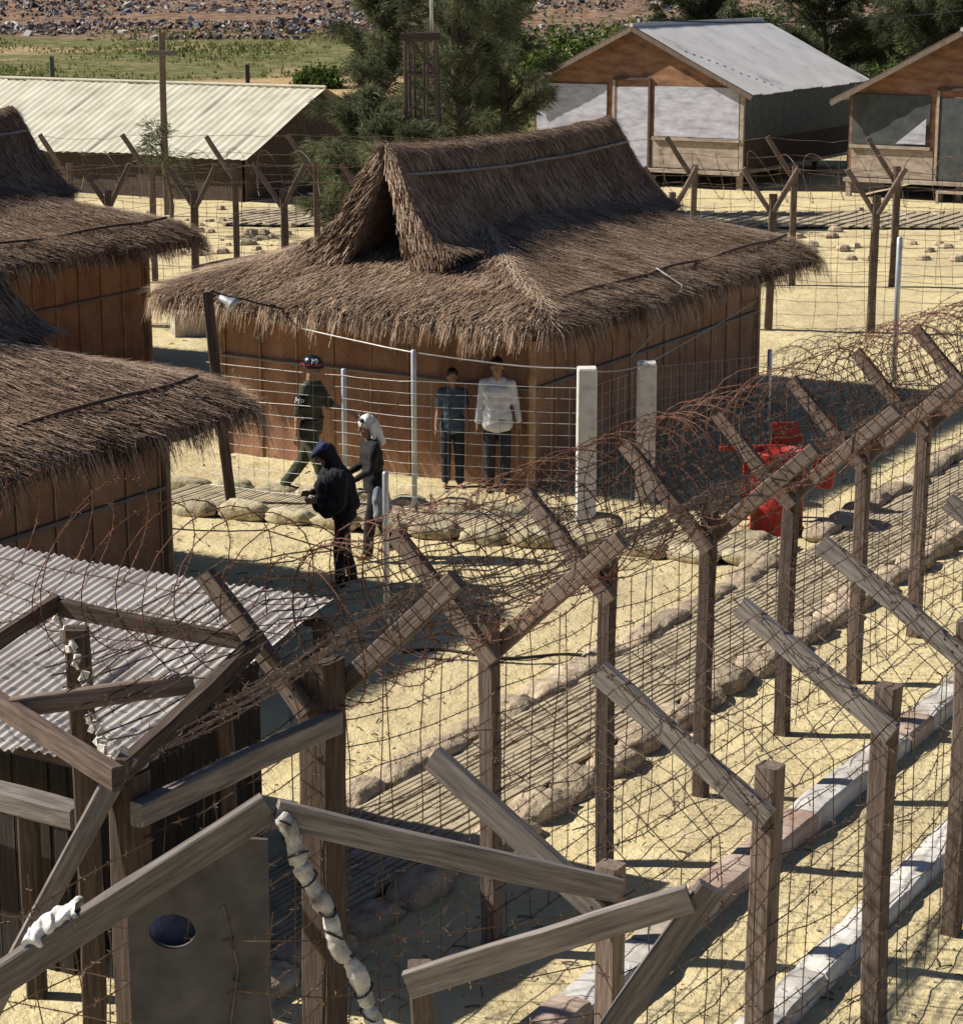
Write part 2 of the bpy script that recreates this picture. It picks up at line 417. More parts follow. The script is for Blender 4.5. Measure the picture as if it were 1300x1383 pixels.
def person(label, loc, fwd, H, lean=0.0, legs=((0, 0), (0, 0)), arms=((0, .1, .15), (0, .1, .15)), head=(0, 0), build=1.0, shirt=None, sleeve='long', tail=.0,
           trousers=None, tleg='long', shoes=None, hair='short', cover=None):
    s = H / 1.75; b = build
    root = empty('person', loc, math.atan2(fwd[1], fwd[0]), label, 'person')
    P = V((0, 0, 0)); u = V((math.sin(lean), 0, math.cos(lean))); f = V((math.cos(lean), 0, -math.sin(lean)))
    W = lambda a, y, z: P + f * (a * s) + V((0, y * s, 0)) + u * (z * s)
    def dirv(p, ab, side): return V((math.sin(p), side * math.sin(ab), -math.cos(p) * math.cos(ab))).normalized()
    J = {}
    for side, k in ((1, 0), (-1, 1)):
        hip = V((0, side * .088 * s, -.03 * s)); kn = hip + dirv(legs[k][0], .03, side) * .43 * s
        an = kn + dirv(legs[k][0] - legs[k][1], .01, side) * .42 * s
        sh = W(0, side * .185 * b, .49); el = sh + dirv(lean * .0 + arms[k][0], arms[k][1], side) * .29 * s
        d2 = dirv(arms[k][0] + arms[k][2], arms[k][1] - (arms[k][3] if len(arms[k]) > 3 else 0), side); wr = el + d2 * .25 * s
        J[side] = (hip, kn, an, sh, el, wr, d2)
    low = min(J[1][2].z, J[-1][2].z) - .075 * s; off = V((0, 0, -low))
    P = off
    for side in (1, -1): J[side] = tuple(q + off for q in J[side][:6]) + (J[side][6],)
    hp = head[0] + lean * .55; hd = V((math.sin(hp), 0, math.cos(hp))); nk = W(.0, 0, .54); hc = nk + hd * (.175 * s) + V((.015 * s, 0, 0))
    Rh = Matrix.Rotation(head[1], 3, 'Z') @ Matrix.Rotation(hp, 3, 'Y')
    hm = lambda x, y, z: hc + Rh @ V((x * s, y * s, z * s))
    # body, one surface
    m = MB(); r = lambda q: q * s * b
    def torso(m, g, z0):
        m.cap(W(0, -.065 * b, z0), W(0, .065 * b, z0), r(.115) + g, r(.115) + g)
        m.cap(W(.012, -.045 * b, .16), W(.012, .045 * b, .16), r(.108) + g, r(.108) + g)
        m.cap(W(.0, -.075 * b, .27), W(.0, .075 * b, .27), r(.110) + g, r(.110) + g)
        m.cap(W(.0, -.085 * b, .38), W(.0, .085 * b, .38), r(.108) + g, r(.108) + g)
        m.cap(W(-.005, -.165 * b, .485), W(-.005, .165 * b, .485), r(.056) + g, r(.056) + g)
        m.cap(W(-.005, -.06, .52), W(-.005, .06, .52), r(.055) + g * .8, r(.055) + g * .8)
    torso(m, 0, .02)
    m.cap(W(-.005, 0, .5), nk + hd * .10 * s, .056 * s, .052 * s)
    m.ball(hm(-.008, 0, .03), (.095 * s, .077 * s, .10 * s), Rh); m.ball(hm(.015, 0, -.045), (.072 * s, .062 * s, .075 * s), Rh)
    m.cap(hm(.055, 0, -.095), hm(.06, 0, -.085), .026 * s, .028 * s)
    m.cap(hm(.085, 0, .015), hm(.105, 0, -.022), .010 * s, .015 * s, 8)
    m.cap(hm(.078, -.028, .032), hm(.078, .028, .032), .013 * s, .013 * s, 8)
    m.cap(hm(.078, -.018, -.062), hm(.078, .018, -.062), .010 * s, .010 * s, 8)
    for y in (-1, 1): m.ball(hm(-.005, y * .078, -.005), (.022 * s, .010 * s, .033 * s), Rh)
    for side in (1, -1):
        hip, kn, an, sh, el, wr, d2 = J[side]
        m.cap(sh, el, .048 * s, .040 * s); m.cap(el, el.lerp(wr, .4), .041 * s, .040 * s); m.cap(el.lerp(wr, .3), wr, .040 * s, .027 * s)
        m.cap(hip, kn, .083 * s * b, .056 * s); m.cap(kn, kn.lerp(an, .35), .056 * s, .055 * s); m.cap(kn.lerp(an, .3), an, .055 * s, .036 * s)
        m.cap(an + V((-.03 * s, 0, -.04 * s)), an + V((.13 * s, side * .02 * s, -.048 * s)), .035 * s, .027 * s)
        # hand: palm, four fingers, thumb
        ax = d2; nrm = V((0, -side, 0)); nrm = (nrm - ax * nrm.dot(ax)).normalized(); sp = ax.cross(nrm).normalized()
        if sp.x < 0: sp = -sp
        for q in (-.024, 0, .024): m.cap(wr + ax * .01 * s + sp * q * .6 * s, wr + ax * .085 * s + sp * q * s, .015 * s, .014 * s, 8)
        for i, q in enumerate((-.030, -.010, .010, .030)):
            L = (.058, .072, .078, .070)[i] * s; a = wr + ax * .085 * s + sp * q * s; c_ = .25 + .1 * (3 - i)
            d_ = (ax + nrm * c_ * .6).normalized(); e = a + d_ * L * .55; d3 = (ax * .8 + nrm * c_ * 1.7).normalized()
            m.cap(a, e, .0088 * s, .0082 * s, 8); m.cap(e, e + d3 * L * .5, .0082 * s, .0068 * s, 8)
        a = wr + ax * .025 * s + sp * .026 * s; e = a + (ax * .6 + sp * .6 + nrm * .35).normalized() * .04 * s
        m.cap(a, e, .012 * s, .0095 * s, 8); m.cap(e, e + (ax + nrm * .4).normalized() * .03 * s, .0095 * s, .0075 * s, 8)
    remesh(m, .0068, SKIN, 'body', root, 2)
    for y in (-1, 1):
        e = MB(); e.ball(hm(.076, y * .029, .012), .0095 * s, None, 8, 6); e.build('eye', EYEM, root, (0, 0, 0), True)
    # clothes
    if shirt:
        m = MB(); torso(m, .016 * s, .02 if not tail else .0)
        if tail: m.cap(W(-.0, -.075 * b, -.04), W(0, .075 * b, -.04), r(.118) + .022 * s, r(.118) + .022 * s); m.cap(W(0, -.07 * b, .07), W(0, .07 * b, .07), r(.115) + .02 * s, r(.115) + .02 * s)
        for side in (1, -1):
            hip, kn, an, sh, el, wr, d2 = J[side]
            if sleeve == 'long': m.cap(sh, el, .064 * s, .056 * s); m.cap(el, el.lerp(wr, .9), .056 * s, .041 * s)
            elif sleeve == 'rolled': m.cap(sh, el, .064 * s, .058 * s); m.cap(el.lerp(sh, .15), el.lerp(wr, .05), .060 * s, .060 * s)
            else: m.cap(sh, sh.lerp(el, .62), .064 * s, .066 * s)
        m.cap(W(-.012, -.045, .545), W(-.012, .045, .545), .042 * s, .042 * s)
        remesh(m, .011, shirt, 'shirt', root, 12, .010)
    if trousers:
        m = MB(); m.cap(W(0, -.068 * b, .03), W(0, .068 * b, .03), r(.115) + .014 * s, r(.115) + .014 * s); m.cap(V(W(0, -.06, -.03)), W(0, .06, -.03), r(.115) + .01 * s, r(.115) + .01 * s)
        for side in (1, -1):
            hip, kn, an, sh, el, wr, d2 = J[side]
            if tleg == 'long': m.cap(hip, kn, .102 * s * b, .078 * s); m.cap(kn, an + V((0, 0, .03 * s)), .078 * s, .066 * s)
            else: m.cap(hip, hip.lerp(kn, .75), .104 * s * b, .092 * s)
        remesh(m, .011, trousers, 'trousers', root, 3, .008)
    if shoes:
        for side in (1, -1):
            an = J[side][2]; kn = J[side][1]; m = MB()
            m.cap(an + V((-.035 * s, 0, -.036 * s)), an + V((.15 * s, side * .02 * s, -.044 * s)), .042 * s, .034 * s); m.cap(an, an.lerp(kn, .42), .044 * s, .056 * s)
            remesh(m, .009, shoes, 'boot', root, 2)
    if hair:
        m = MB(); m.ball(hm(-.018, 0, .045), (.098 * s, .084 * s, .098 * s), Rh); m.ball(hm(-.045, 0, .0), (.07 * s, .078 * s, .09 * s), Rh)
        m.cap(hm(.05, -.04, .10), hm(.05, .04, .10), .03 * s, .03 * s)
        if hair == 'long': m.cap(hm(-.06, 0, 0), hm(-.10, 0, -.24), .06 * s, .05 * s)
        remesh(m, .008, HAIRM, 'hair', root, 2, .006, 30)
    return root, hm, W, J, s, Rh

mp, hm, W, J, s_, Rh = person('soldier in olive fatigues and black helmet striding right along the sandbag path', G(421, 676), (.94, -.34), 1.77, .03, ((-.34, .30), (.36, .08)), ((.5, .12, .75), (-.22, .16, .18)), (.04, -.18),
    shirt=FATIG, sleeve='rolled', trousers=FATIG, shoes=BOOTM, hair=None)
m = MB(); rows = []                                       # helmet shell with rolled brim
HS = (.135, .117, .125); hz = .045
for i in range(11):
    ph = math.pi / 2 * i / 10; rows.append([hm(-.005 + math.sin(ph) * HS[0] * math.cos(t * math.pi / 14), math.sin(ph) * HS[1] * math.sin(t * math.pi / 14), hz + math.cos(ph) * HS[2]) for t in range(29)])
for (k, z) in ((1.07, -.022), (1.10, -.028), (1.05, -.024), (.93, .0)):
    rows.append([hm(-.005 + k * HS[0] * math.cos(t * math.pi / 14), k * HS[1] * math.sin(t * math.pi / 14), hz + z) for t in range(29)])
m.sheet(rows); hl = m.build('helmet', HELM, mp, (0, 0, 0), True)
def helmet_band(name, z0, z1, mat, k=1.025):
    m = MB(); m.sheet([[hm(-.005 + k * HS[0] * math.cos(math.asin((z - hz) / HS[2])) * math.cos(t * math.pi / 14), k * HS[1] * math.cos(math.asin((z - hz) / HS[2])) * math.sin(t * math.pi / 14), z) for t in range(29)] for z in (z0, (z0 + z1) / 2, z1)])
    m.build(name, mat, hl, (0, 0, 0), True)
helmet_band('red_stripe', hz + .004, hz + .022, RED)
def letters(txt, size, fn, name, parent):
    cu = bpy.data.curves.new('t', 'FONT'); cu.body = txt; cu.size = size; cu.extrude = .0015; cu.align_x = 'CENTER'; cu.offset = 0
    o = bpy.data.objects.new('t', cu); C.objects.link(o)
    me = bpy.data.meshes.new_from_object(o.evaluated_get(bpy.context.evaluated_depsgraph_get())); bpy.data.objects.remove(o)
    m = MB(); m.add([fn(v.co.x, v.co.y, v.co.z) for v in me.vertices], [tuple(p.vertices) for p in me.polygons])
    return m.build(name, WHITEM, parent, (0, 0, 0))
def on_helmet(a0):
    def fn(x, y, z):
        zz = hz + .030 + y; a = a0 + x / HS[0]; k = 1.03 + z * 4; c = math.cos(math.asin(min(.98, (zz - hz) / HS[2])))
        return hm(-.005 + k * HS[0] * c * math.cos(a), k * HS[1] * c * math.sin(a), zz)
    return fn
letters('MP', .085, on_helmet(-.75), 'lettering', hl)
sh, el = J[-1][3], J[-1][4]; ax = (el - sh).normalized(); m = MB()
c0, c1 = sh + ax * .075, sh + ax * .215
m.tube([c0, c0.lerp(c1, .5), c1], [.079, .081, .079], 16, caps=False); m.tube([c1, c0.lerp(c1, .5), c0], [.075, .077, .075], 16, caps=False)
br = m.build('armband', BLACKC, mp, (0, 0, 0), True)
lx = ax.cross(V((0, -1, 0))).normalized(); lz = V((0, -1, 0)); lz = (lz - ax * lz.dot(ax)).normalized(); lx = -ax.cross(lz) if ax.cross(lz).x < 0 else ax.cross(lz)
letters('MP', .10, lambda x, y, z: c0.lerp(c1, .5) - ax * (y - .035) + lx * (math.sin(x / .082) * .083) + lz * (math.cos(x / .082) * (.083 + z)), 'lettering', br)
m = MB(); rows = [[W(.125 * math.cos(t * math.pi / 14) * k + .01, .19 * math.sin(t * math.pi / 14) * k, z) for t in range(29)] for (k, z) in ((1.08, .075), (1.12, .08), (1.12, .12), (1.08, .125))]
m.sheet(rows); bl = m.build('belt', BOOTM, mp, (0, 0, 0), True)
m = MB(); m.cap(W(-.02, -.21, .06), W(-.01, -.21, -.10), .045, .03); m.build('holster', BOOTM, bl, (0, 0, 0), True)

wm, hm, W, J, s_, Rh = person('prisoner in black with a white towel over the head, walking left beside the pipe', G(507, 752), (-.93, -.36), 1.56, .10, ((.22, .12), (-.2, .16)), ((.25, .15, .75, .4), (.12, .15, 1.0, .4)), (.12, .1), .94,
    shirt=BLACKC, sleeve='long', tail=1, trousers=BLACKC, shoes=None, hair='short')
m = MB(); m.ball(hm(-.02, 0, .055), (.112 * s_, .096 * s_, .105 * s_), Rh); m.cap(hm(-.08, .03, .03), hm(-.15, .05, -.22), .075 * s_, .05 * s_); m.cap(hm(-.07, -.05, .02), hm(-.14, -.05, -.25), .06 * s_, .045 * s_)
m.cap(hm(-.03, .085, .03), hm(-.03, .10, -.12), .035 * s_, .03 * s_); m.cap(hm(-.03, -.085, .03), hm(-.03, -.10, -.12), .035 * s_, .03 * s_)
remesh(m, .009, CLOTHW, 'head_towel', wm, 3, .010, 14)
m = MB(); m.cap(W(.02, .16, -.05), W(.03, .17, -.36), .06, .085); m.cap(W(-.06, .16, -.05), W(-.06, .17, -.30), .05, .07)
remesh(m, .011, BLUEG, 'cloth_bundle', wm, 3, .014, 12)

hw, hm, W, J, s_, Rh = person('stooping prisoner wrapped in a bulky black shawl with a peaked hood, nearest the camera', G(464, 790), (-.95, -.3), 1.50, .26, ((.16, .16), (-.10, .12)), ((.02, .28, 1.5, .7), (.0, .28, 1.6, .7)), (.12, .1), 1.12,
    shirt=BLACKC, sleeve='long', tail=1, trousers=BLACKC, shoes=BOOTM, hair='long')
m = MB(); m.ball(hm(-.015, 0, .05), (.118 * s_, .10 * s_, .112 * s_), Rh); m.cap(hm(.05, 0, .10), hm(.17, 0, .045), .05 * s_, .018 * s_); m.cap(hm(-.05, 0, 0), W(-.05, 0, .50), .09, .11)
for sd in (-1, 1):
    m.cap(W(-.02, 0, .50), W(-.01, sd * .21, .44), .10, .105); m.cap(W(-.01, sd * .21, .44), W(.10, sd * .24, .20), .115, .115)
    m.cap(W(.10, sd * .24, .20), W(.20, sd * .14, .12), .11, .10); m.cap(W(-.08, sd * .12, .40), W(-.08, sd * .14, .10), .12, .11)
m.cap(W(.14, -.12, .16), W(.14, .12, .16), .12, .12); m.cap(W(.10, -.10, .32), W(.10, .10, .32), .12, .12)
remesh(m, .011, BLACKC, 'shawl', hw, 5, .022, 9)
m = MB(); m.cap(hm(.0, -.05, .135), hm(.16, -.01, .065), .055 * s_, .02 * s_); m.cap(hm(.0, .05, .135), hm(.16, .01, .065), .055 * s_, .02 * s_)
remesh(m, .009, BLUEC, 'hood_peak', hw, 3, .006, 14)

person('boy prisoner in a faded blue short sleeved shirt standing against the brown wall', G(611, 657), (.05, -1), 1.47, .02, ((.03, .03), (-.02, .02)), ((.05, .14, .2), (.02, .14, .25)), (.1, .1), .9,
    shirt=BLUES, sleeve='short', tail=1, trousers=NAVY, hair='short')
person('prisoner in a white shirt and dark trousers standing against the brown wall', G(671, 664), (-.08, -1), 1.66, .0, ((.02, .02), (-.03, .03)), ((-.25, .2, .35), (-.05, .14, .15)), (.22, .1), .97,
    shirt=SHIRTW, sleeve='long', tail=1, trousers=NAVY, hair='short')
random.seed(23)
# ------------------------------------------------------------------ thatched huts (three alike)
HX, HY, OV, ZE = 3.55, 2.32, .75, 2.28
EX, EY = HX + OV, HY + OV
def skirt_z(q): return ZE + .06 + .22 * q + .04 * q * q - .13 * max(0, 1 - q / .42) ** 2
def rrect(hx, hy, f, r):
    """point of a rounded rectangle at parameter f in 0..1"""
    P = 4 * (hx + hy); d = f * P
    if d < 2 * hx: p = (-hx + d, -hy)
    elif d < 2 * hx + 2 * hy: p = (hx, -hy + d - 2 * hx)
    elif d < 4 * hx + 2 * hy: p = (hx - (d - 2 * hx - 2 * hy), hy)
    else: p = (-hx, hy - (d - 4 * hx - 2 * hy))
    return rounded(p[0], p[1], hx, hy, r)
def rounded(x, y, hx, hy, r):
    cx, cy = hx - r, hy - r
    if abs(x) > cx and abs(y) > cy:
        dx, dy = abs(x) - cx, abs(y) - cy; l = math.hypot(dx, dy); m = max(dx, dy)
        k = m / l if l > 1e-9 else 1
        x = math.copysign(cx + dx * k, x); y = math.copysign(cy + dy * k, y)
    return x, y
def edge_wave(x, y): return .07 * noise.noise(V((x * 1.3, y * 1.3, 2.2)))
UP = [(0, 4.17), (.16, 4.02), (.40, 3.58), (.64, 3.22), (.88, 2.98), (1.15, 2.86)]
def up_z(y):
    y = abs(y)
    for (a, za), (b, zb) in zip(UP, UP[1:]):
        if y <= b: return za + (zb - za) * (y - a) / (b - a)
    return UP[-1][1]
def sag(x): return -.09 * (1 - min(1, (x / 3.2)) ** 2) if abs(x) < 3.2 else 0
def up_x0(z): return -3.18 - .24 * (4.17 - z) / 1.2
def up_x1(z): return 3.25 + .15 * (4.17 - z) / 1.2
def straw(mb, p, d, side, L, w, lift, t):
    a = p + side * (w / 2); b = p - side * (w / 2); e = p + d * L + V((0, 0, lift))
    mb.add([a, b, e - side * (w * .3), e + side * (w * .3)], [(0, 1, 2, 3)], 0, t)
def tone(): return min(1, max(0, random.gauss(.45, .22)))

def make_hut():
    root = empty('thatched_hut', (0, 0, 0), AZ)
    # walls
    for (cx, cy, sx, sy) in ((-HX, 0, .05, 2 * HY), (HX, 0, .05, 2 * HY), (0, -HY, 2 * HX - .06, .05), (0, HY, 2 * HX - .06, .05)):
        w = MB(); w.box((cx, cy, 1.22), (sx, sy, 2.5)); wo = w.build('wall', WEAVE, root, (cx, cy, 0))
        # battens nailed over the woven sheet
        n = int(max(sx, sy) / .52)
        for i in range(n + 1):
            f = (i / n - .5) * (max(sx, sy) - .06)
            b = MB(); o = .034
            if sx < sy: p = (cx + math.copysign(o, cx), cy + f)
            else: p = (cx + f, cy + math.copysign(o, cy))
            h = 2.38; x0 = ru(-.02, .02)
            b.tube([(p[0], p[1], 0), (p[0] + x0, p[1], 1.2), (p[0], p[1], h)], .013, 5)
            b.build('batten', BAMBOO, wo)
        b = MB(); o = .06; k = max(sx, sy) / 2
        if sx < sy: b.tube([(cx + math.copysign(o, cx), cy - k, 1.28), (cx + math.copysign(o, cx), cy, 1.3), (cx + math.copysign(o, cx), cy + k, 1.33)], .022, 6)
        else: b.tube([(cx - k, cy + math.copysign(o, cy), 1.28), (cx, cy + math.copysign(o, cy), 1.3), (cx + k, cy + math.copysign(o, cy), 1.33)], .022, 6)
        b.build('rail', POLEG, wo)
    for sx in (-1, 1):
        for sy in (-1, 1):
            b = MB(); b.tube([(sx * (HX + .03), sy * (HY + .03), -.15), (sx * (HX + .03), sy * (HY + .03), 2.3)], [.06, .05], 8)
            b.build('corner_post', BAMBOO, root)
    # thatch bed of the lower roof
    qs = [0, .12, .35, .7, 1.05, 1.4, 1.8, 2.2]
    N = 150; top = []; bot = []
    for q in qs:
        row = []; rb = []
        for i in range(N + 1):
            x, y = rrect(EX - q, EY - q, i / N, max(.06, .55 - .25 * q))
            wv = edge_wave(x, y)
            z = skirt_z(q) + wv * .6 - (.07 if q == 0 else 0)
            row.append((x, y, z)); rb.append((x, y, z - .20 + (.06 if q == 0 else 0)))
        top.append(row); bot.append(rb)
    rf = MB(); rf.sheet(top); rf.sheet(list(reversed(bot))); rf.sheet([bot[0], top[0]])
    roof = rf.build('roof', THATB, root, (0, 0, ZE), True)
    # upper gabled roof bed
    up = MB(); out = []; inn = []
    ysamp = [-1.15, -.88, -.64, -.40, -.16, 0, .16, .40, .64, .88, 1.15]
    for i in range(15):
        f = i / 14; ro = []; ri = []
        for y in ysamp:
            z = up_z(y); x = up_x0(z) + (up_x1(z) - up_x0(z)) * f; w = .04 * noise.noise(V((x * 2, y * 3, 5)))
            ro.append((x, y, z + sag(x) + w)); ri.append((x + (.10 if i == 0 else 0), y * .54, z + sag(x) - .34))
        out.append(ro); inn.append(ri)
    up.sheet(out); up.sheet(list(reversed(inn)))
    up.sheet([inn[0], out[0]]); up.sheet([out[-1], inn[-1]])
    upo = up.build('upper_roof', THATB, root, (0, 0, 2.9), True)
    # gable fillings
    for x in (-2.2, 2.9):
        gm = MB(); gm.add([(x, -.95, 2.6), (x, .95, 2.6), (x, 0, 4.0), (x + .05, -.95, 2.6), (x + .05, .95, 2.6), (x + .05, 0, 4.0)],
                          [(0, 2, 1), (3, 4, 5), (0, 1, 4, 3), (1, 2, 5, 4), (2, 0, 3, 5)])
        gm.build('gable', WEAVE, root)
        if x < -9:
            for k in range(3):
                z = 2.85 + .28 * k; hw = .82 - .25 * k
                b = MB(); b.tube([(x - .05 - .08 * k, -hw, z), (x - .05 - .08 * k, hw, z + .02)], .025, 5); b.build('gable_pole', BAMBOO, root)
    # straw, lower roof
    st = MB(); side_y = V((0, 1, 0)); side_x = V((1, 0, 0)); n = 0
    while n < 62000:
        x = ru(-EX, EX); y = ru(-EY, EY); qx = EX - abs(x); qy = EY - abs(y); q = min(qx, qy)
        if q > 2.25 or (abs(y) < .75 and abs(x) < 2.9): continue
        x, y = rounded(x, y, EX - q + 1e-4, EY - q + 1e-4, max(.06, .55 - .25 * q))
        sl = .25 + .07 * q
        k = 1 / (1 + math.exp(-(qy - qx) / .12))        # soft hip
        d = V((math.copysign(k, x), math.copysign(1 - k, y), 0))
        d.x += ru(-.32, .32); d.y += ru(-.32, .32); d.normalize()
        d.z = -sl + ru(-.05, .10); d.normalize()
        s_ = V((-d.y, d.x, 0)).normalized()
        z = skirt_z(q) + edge_wave(x, y) * .6
        ln = ru(.12, .36); t = tone()
        if abs(qx - qy) < .16 and q > .2: t = min(1, t + .25)
        straw(st, V((x, y, z + ru(.0, .045))), d, s_, ln, ru(.004, .011), ru(.0, .045), t); n += 1
    # eave fringe
    for i in range(24000):
        f = rnd(); inset = ru(-.02, .22)
        x, y = rrect(EX - inset, EY - inset, f, .5)
        qx = EX - abs(x); qy = EY - abs(y); k = 1 / (1 + math.exp(-(qy - qx) / .15))
        d = V((math.copysign(k, x) + ru(-.3, .3), math.copysign(1 - k, y) + ru(-.3, .3), 0)); d.normalize()
        dd = V((d.x * ru(.1, .55), d.y * ru(.1, .55), -1)).normalized()
        s_ = V((-d.y, d.x, 0))
        ln = ru(.16, .44) * (1 + .45 * noise.noise(V((x * 2.1, y * 2.1, 8))) + .6 * noise.noise(V((x * 6.5, y * 6.5, 3))))
        z = skirt_z(max(0, inset)) + edge_wave(x, y) * .6 + ru(-.06, .03)
        p = V((x, y, z)); L1 = ln * .45
        m_ = p + V((d.x, d.y, -.55)).normalized() * L1; e = m_ + dd * (ln * .6); w = ru(.0025, .0065); t = tone()
        st.add([p + s_ * w, p - s_ * w, m_ - s_ * w, m_ + s_ * w, e - s_ * w * .4, e + s_ * w * .4], [(0, 1, 2, 3), (3, 2, 4, 5)], 0, t)
    st.build('straw_layer', THATCH, roof, (0, 0, ZE))
    # straw, upper roof
    su = MB()
    for i in range(28000):
        y = ru(-1.15, 1.15); z = up_z(y); x = ru(up_x0(z) - .02, up_x1(z) + .02)
        zz = up_z(abs(y) + .05) - z; sl = zz / .05
        d = V((ru(-.22, .22), math.copysign(1, y), max(-2.2, sl) + ru(-.2, .2))).normalized()
        p = V((x, y, z + sag(x) + ru(0, .03) + .03 * noise.noise(V((x * 2, y * 3, 5)))))
        straw(su, p, d, V((1, 0, 0)), ru(.10, .28), ru(.004, .010), ru(0, .022), tone())
    for i in range(15000):                      # thick combed verges
        near = i % 3 < 2; y = ru(-1.15, 1.15); z = up_z(y); x = up_x0(z) if near else up_x1(z)
        sgn = -1 if near else 1; t_ = rnd()
        p = V((x + sgn * ru(-.12, .02), y * (1 - .46 * t_), z + sag(x) - .34 * t_ + .02))
        d = V((sgn * ru(.1, .7), math.copysign(ru(.2, .9), y), ru(-1.5, -.5))).normalized()
        straw(su, p, d, V((0, 1, 0)) if abs(d.x) > .4 else V((1, 0, 0)), ru(.08, .22), ru(.004, .011), 0, tone())
    for i in range(3600):                      # ridge cap
        x = ru(-3.25, 3.3); y = ru(-.10, .10)
        d = V((ru(-.5, .5), math.copysign(1, y) , ru(-.9, .25))).normalized()
        straw(su, V((x, y, 4.17 + sag(x) - abs(y) * .6)), d, V((1, 0, 0)), ru(.08, .22), ru(.005, .011), ru(-.02, .03), tone())
    su.build('straw_layer', THATCH, upo, (0, 0, 2.9))
    for sy in (-1, 1):
        b = MB(); b.tube([(x, sy * .31, up_z(.31) + sag(x) + .055 + .02 * noise.noise(V((x, sy, 3)))) for x in frange(-3.2, 3.25, .4)], .024, 6)
        b.build('ridge_pole', POLEG, root, smooth=True)
        b = MB(); b.tube([(x, sy * (EY - .3), skirt_z(.3) + edge_wave(x, EY - .3) * .6 + .07) for x in frange(-3.6, 4.0, .4)], .02, 6)
        b.build('eave_pole', WOODD, root, smooth=True)
    b = MB(); b.tube([(-.9, -EY + .32, skirt_z(.32) + .1), (-.9, -EY - .06, ZE + .02), (-.92, -EY + .02, ZE - .32), (-.93, -HY - .1, 1.3)], .014, 5)
    b.build('tie_rope', CLOTHW, root)
    return root

def hut_at(o, local_corner, world):
    """stand hut o so that a corner of its eaves falls on a world point"""
    p = Matrix.Rotation(AZ, 3, 'Z') @ V((local_corner[0], local_corner[1], 0))
    o.location = (world[0] - p.x, world[1] - p.y, world[2])
hut1 = make_hut()
HG = 'thatched huts in the camp'
tag(hut1, 'thatched hut seen whole in mid camp, prisoners standing against its brown wall', 'hut', HG)
hut_at(hut1, (EX, -EY), (5.13, 33.5, 0))
hut2 = copy_tree(hut1); tag(hut2, 'thatched hut cut by the left edge, right behind the corrugated shed roof', 'hut', HG)
hut_at(hut2, (EX, -EY), (-2.2, 22.1, -.08))
hut3 = copy_tree(hut1); tag(hut3, 'upper left thatched hut, the farthest one, partly hidden by a nearer hut', 'hut', HG)
hut_at(hut3, (EX, -EY), (-4.4, 35.9, 0))
def hut_pt(o, p):
    q = Matrix.Rotation(AZ, 3, 'Z') @ V(p); return q + V(o.location)

# ------------------------------------------------------------------ wires
def span(pts, sg=.03, n=5, jit=.012):
    """polyline through pts, sagging between them"""
    out = []
    for a, b in zip(pts, pts[1:]):
        a = V(a); b = V(b); s_ = sg * ru(.3, 1.5)
        for i in range(n):
            f = i / n; p = a.lerp(b, f); p.z -= s_ * 4 * f * (1 - f)
            if i: p += V((ru(-jit, jit), ru(-jit, jit), ru(-jit, jit)))
            out.append(p)
    out.append(V(pts[-1])); return out
def barbed(mb, pts, r=.0034, gap=.13, bl=.022, n=3, br=.0028):
    mb.tube(pts, r, n)
    acc = ru(0, gap)
    for a, b in zip(pts, pts[1:]):
        d = b - a; L = d.length
        if L < 1e-6: continue
        d /= L
        while acc < L:
            p = a + d * acc; acc += gap * ru(.8, 1.2)
            for k in range(2):
                q = V((ru(-1, 1), ru(-1, 1), ru(-1, 1))); q -= d * q.dot(d)
                if q.length < .1: continue
                q.normalize(); q += d * ru(-.3, .3)
                mb.tube([p - q * bl, p + q * bl], [br * .7, br * .7], 3, caps=False)
        acc -= L

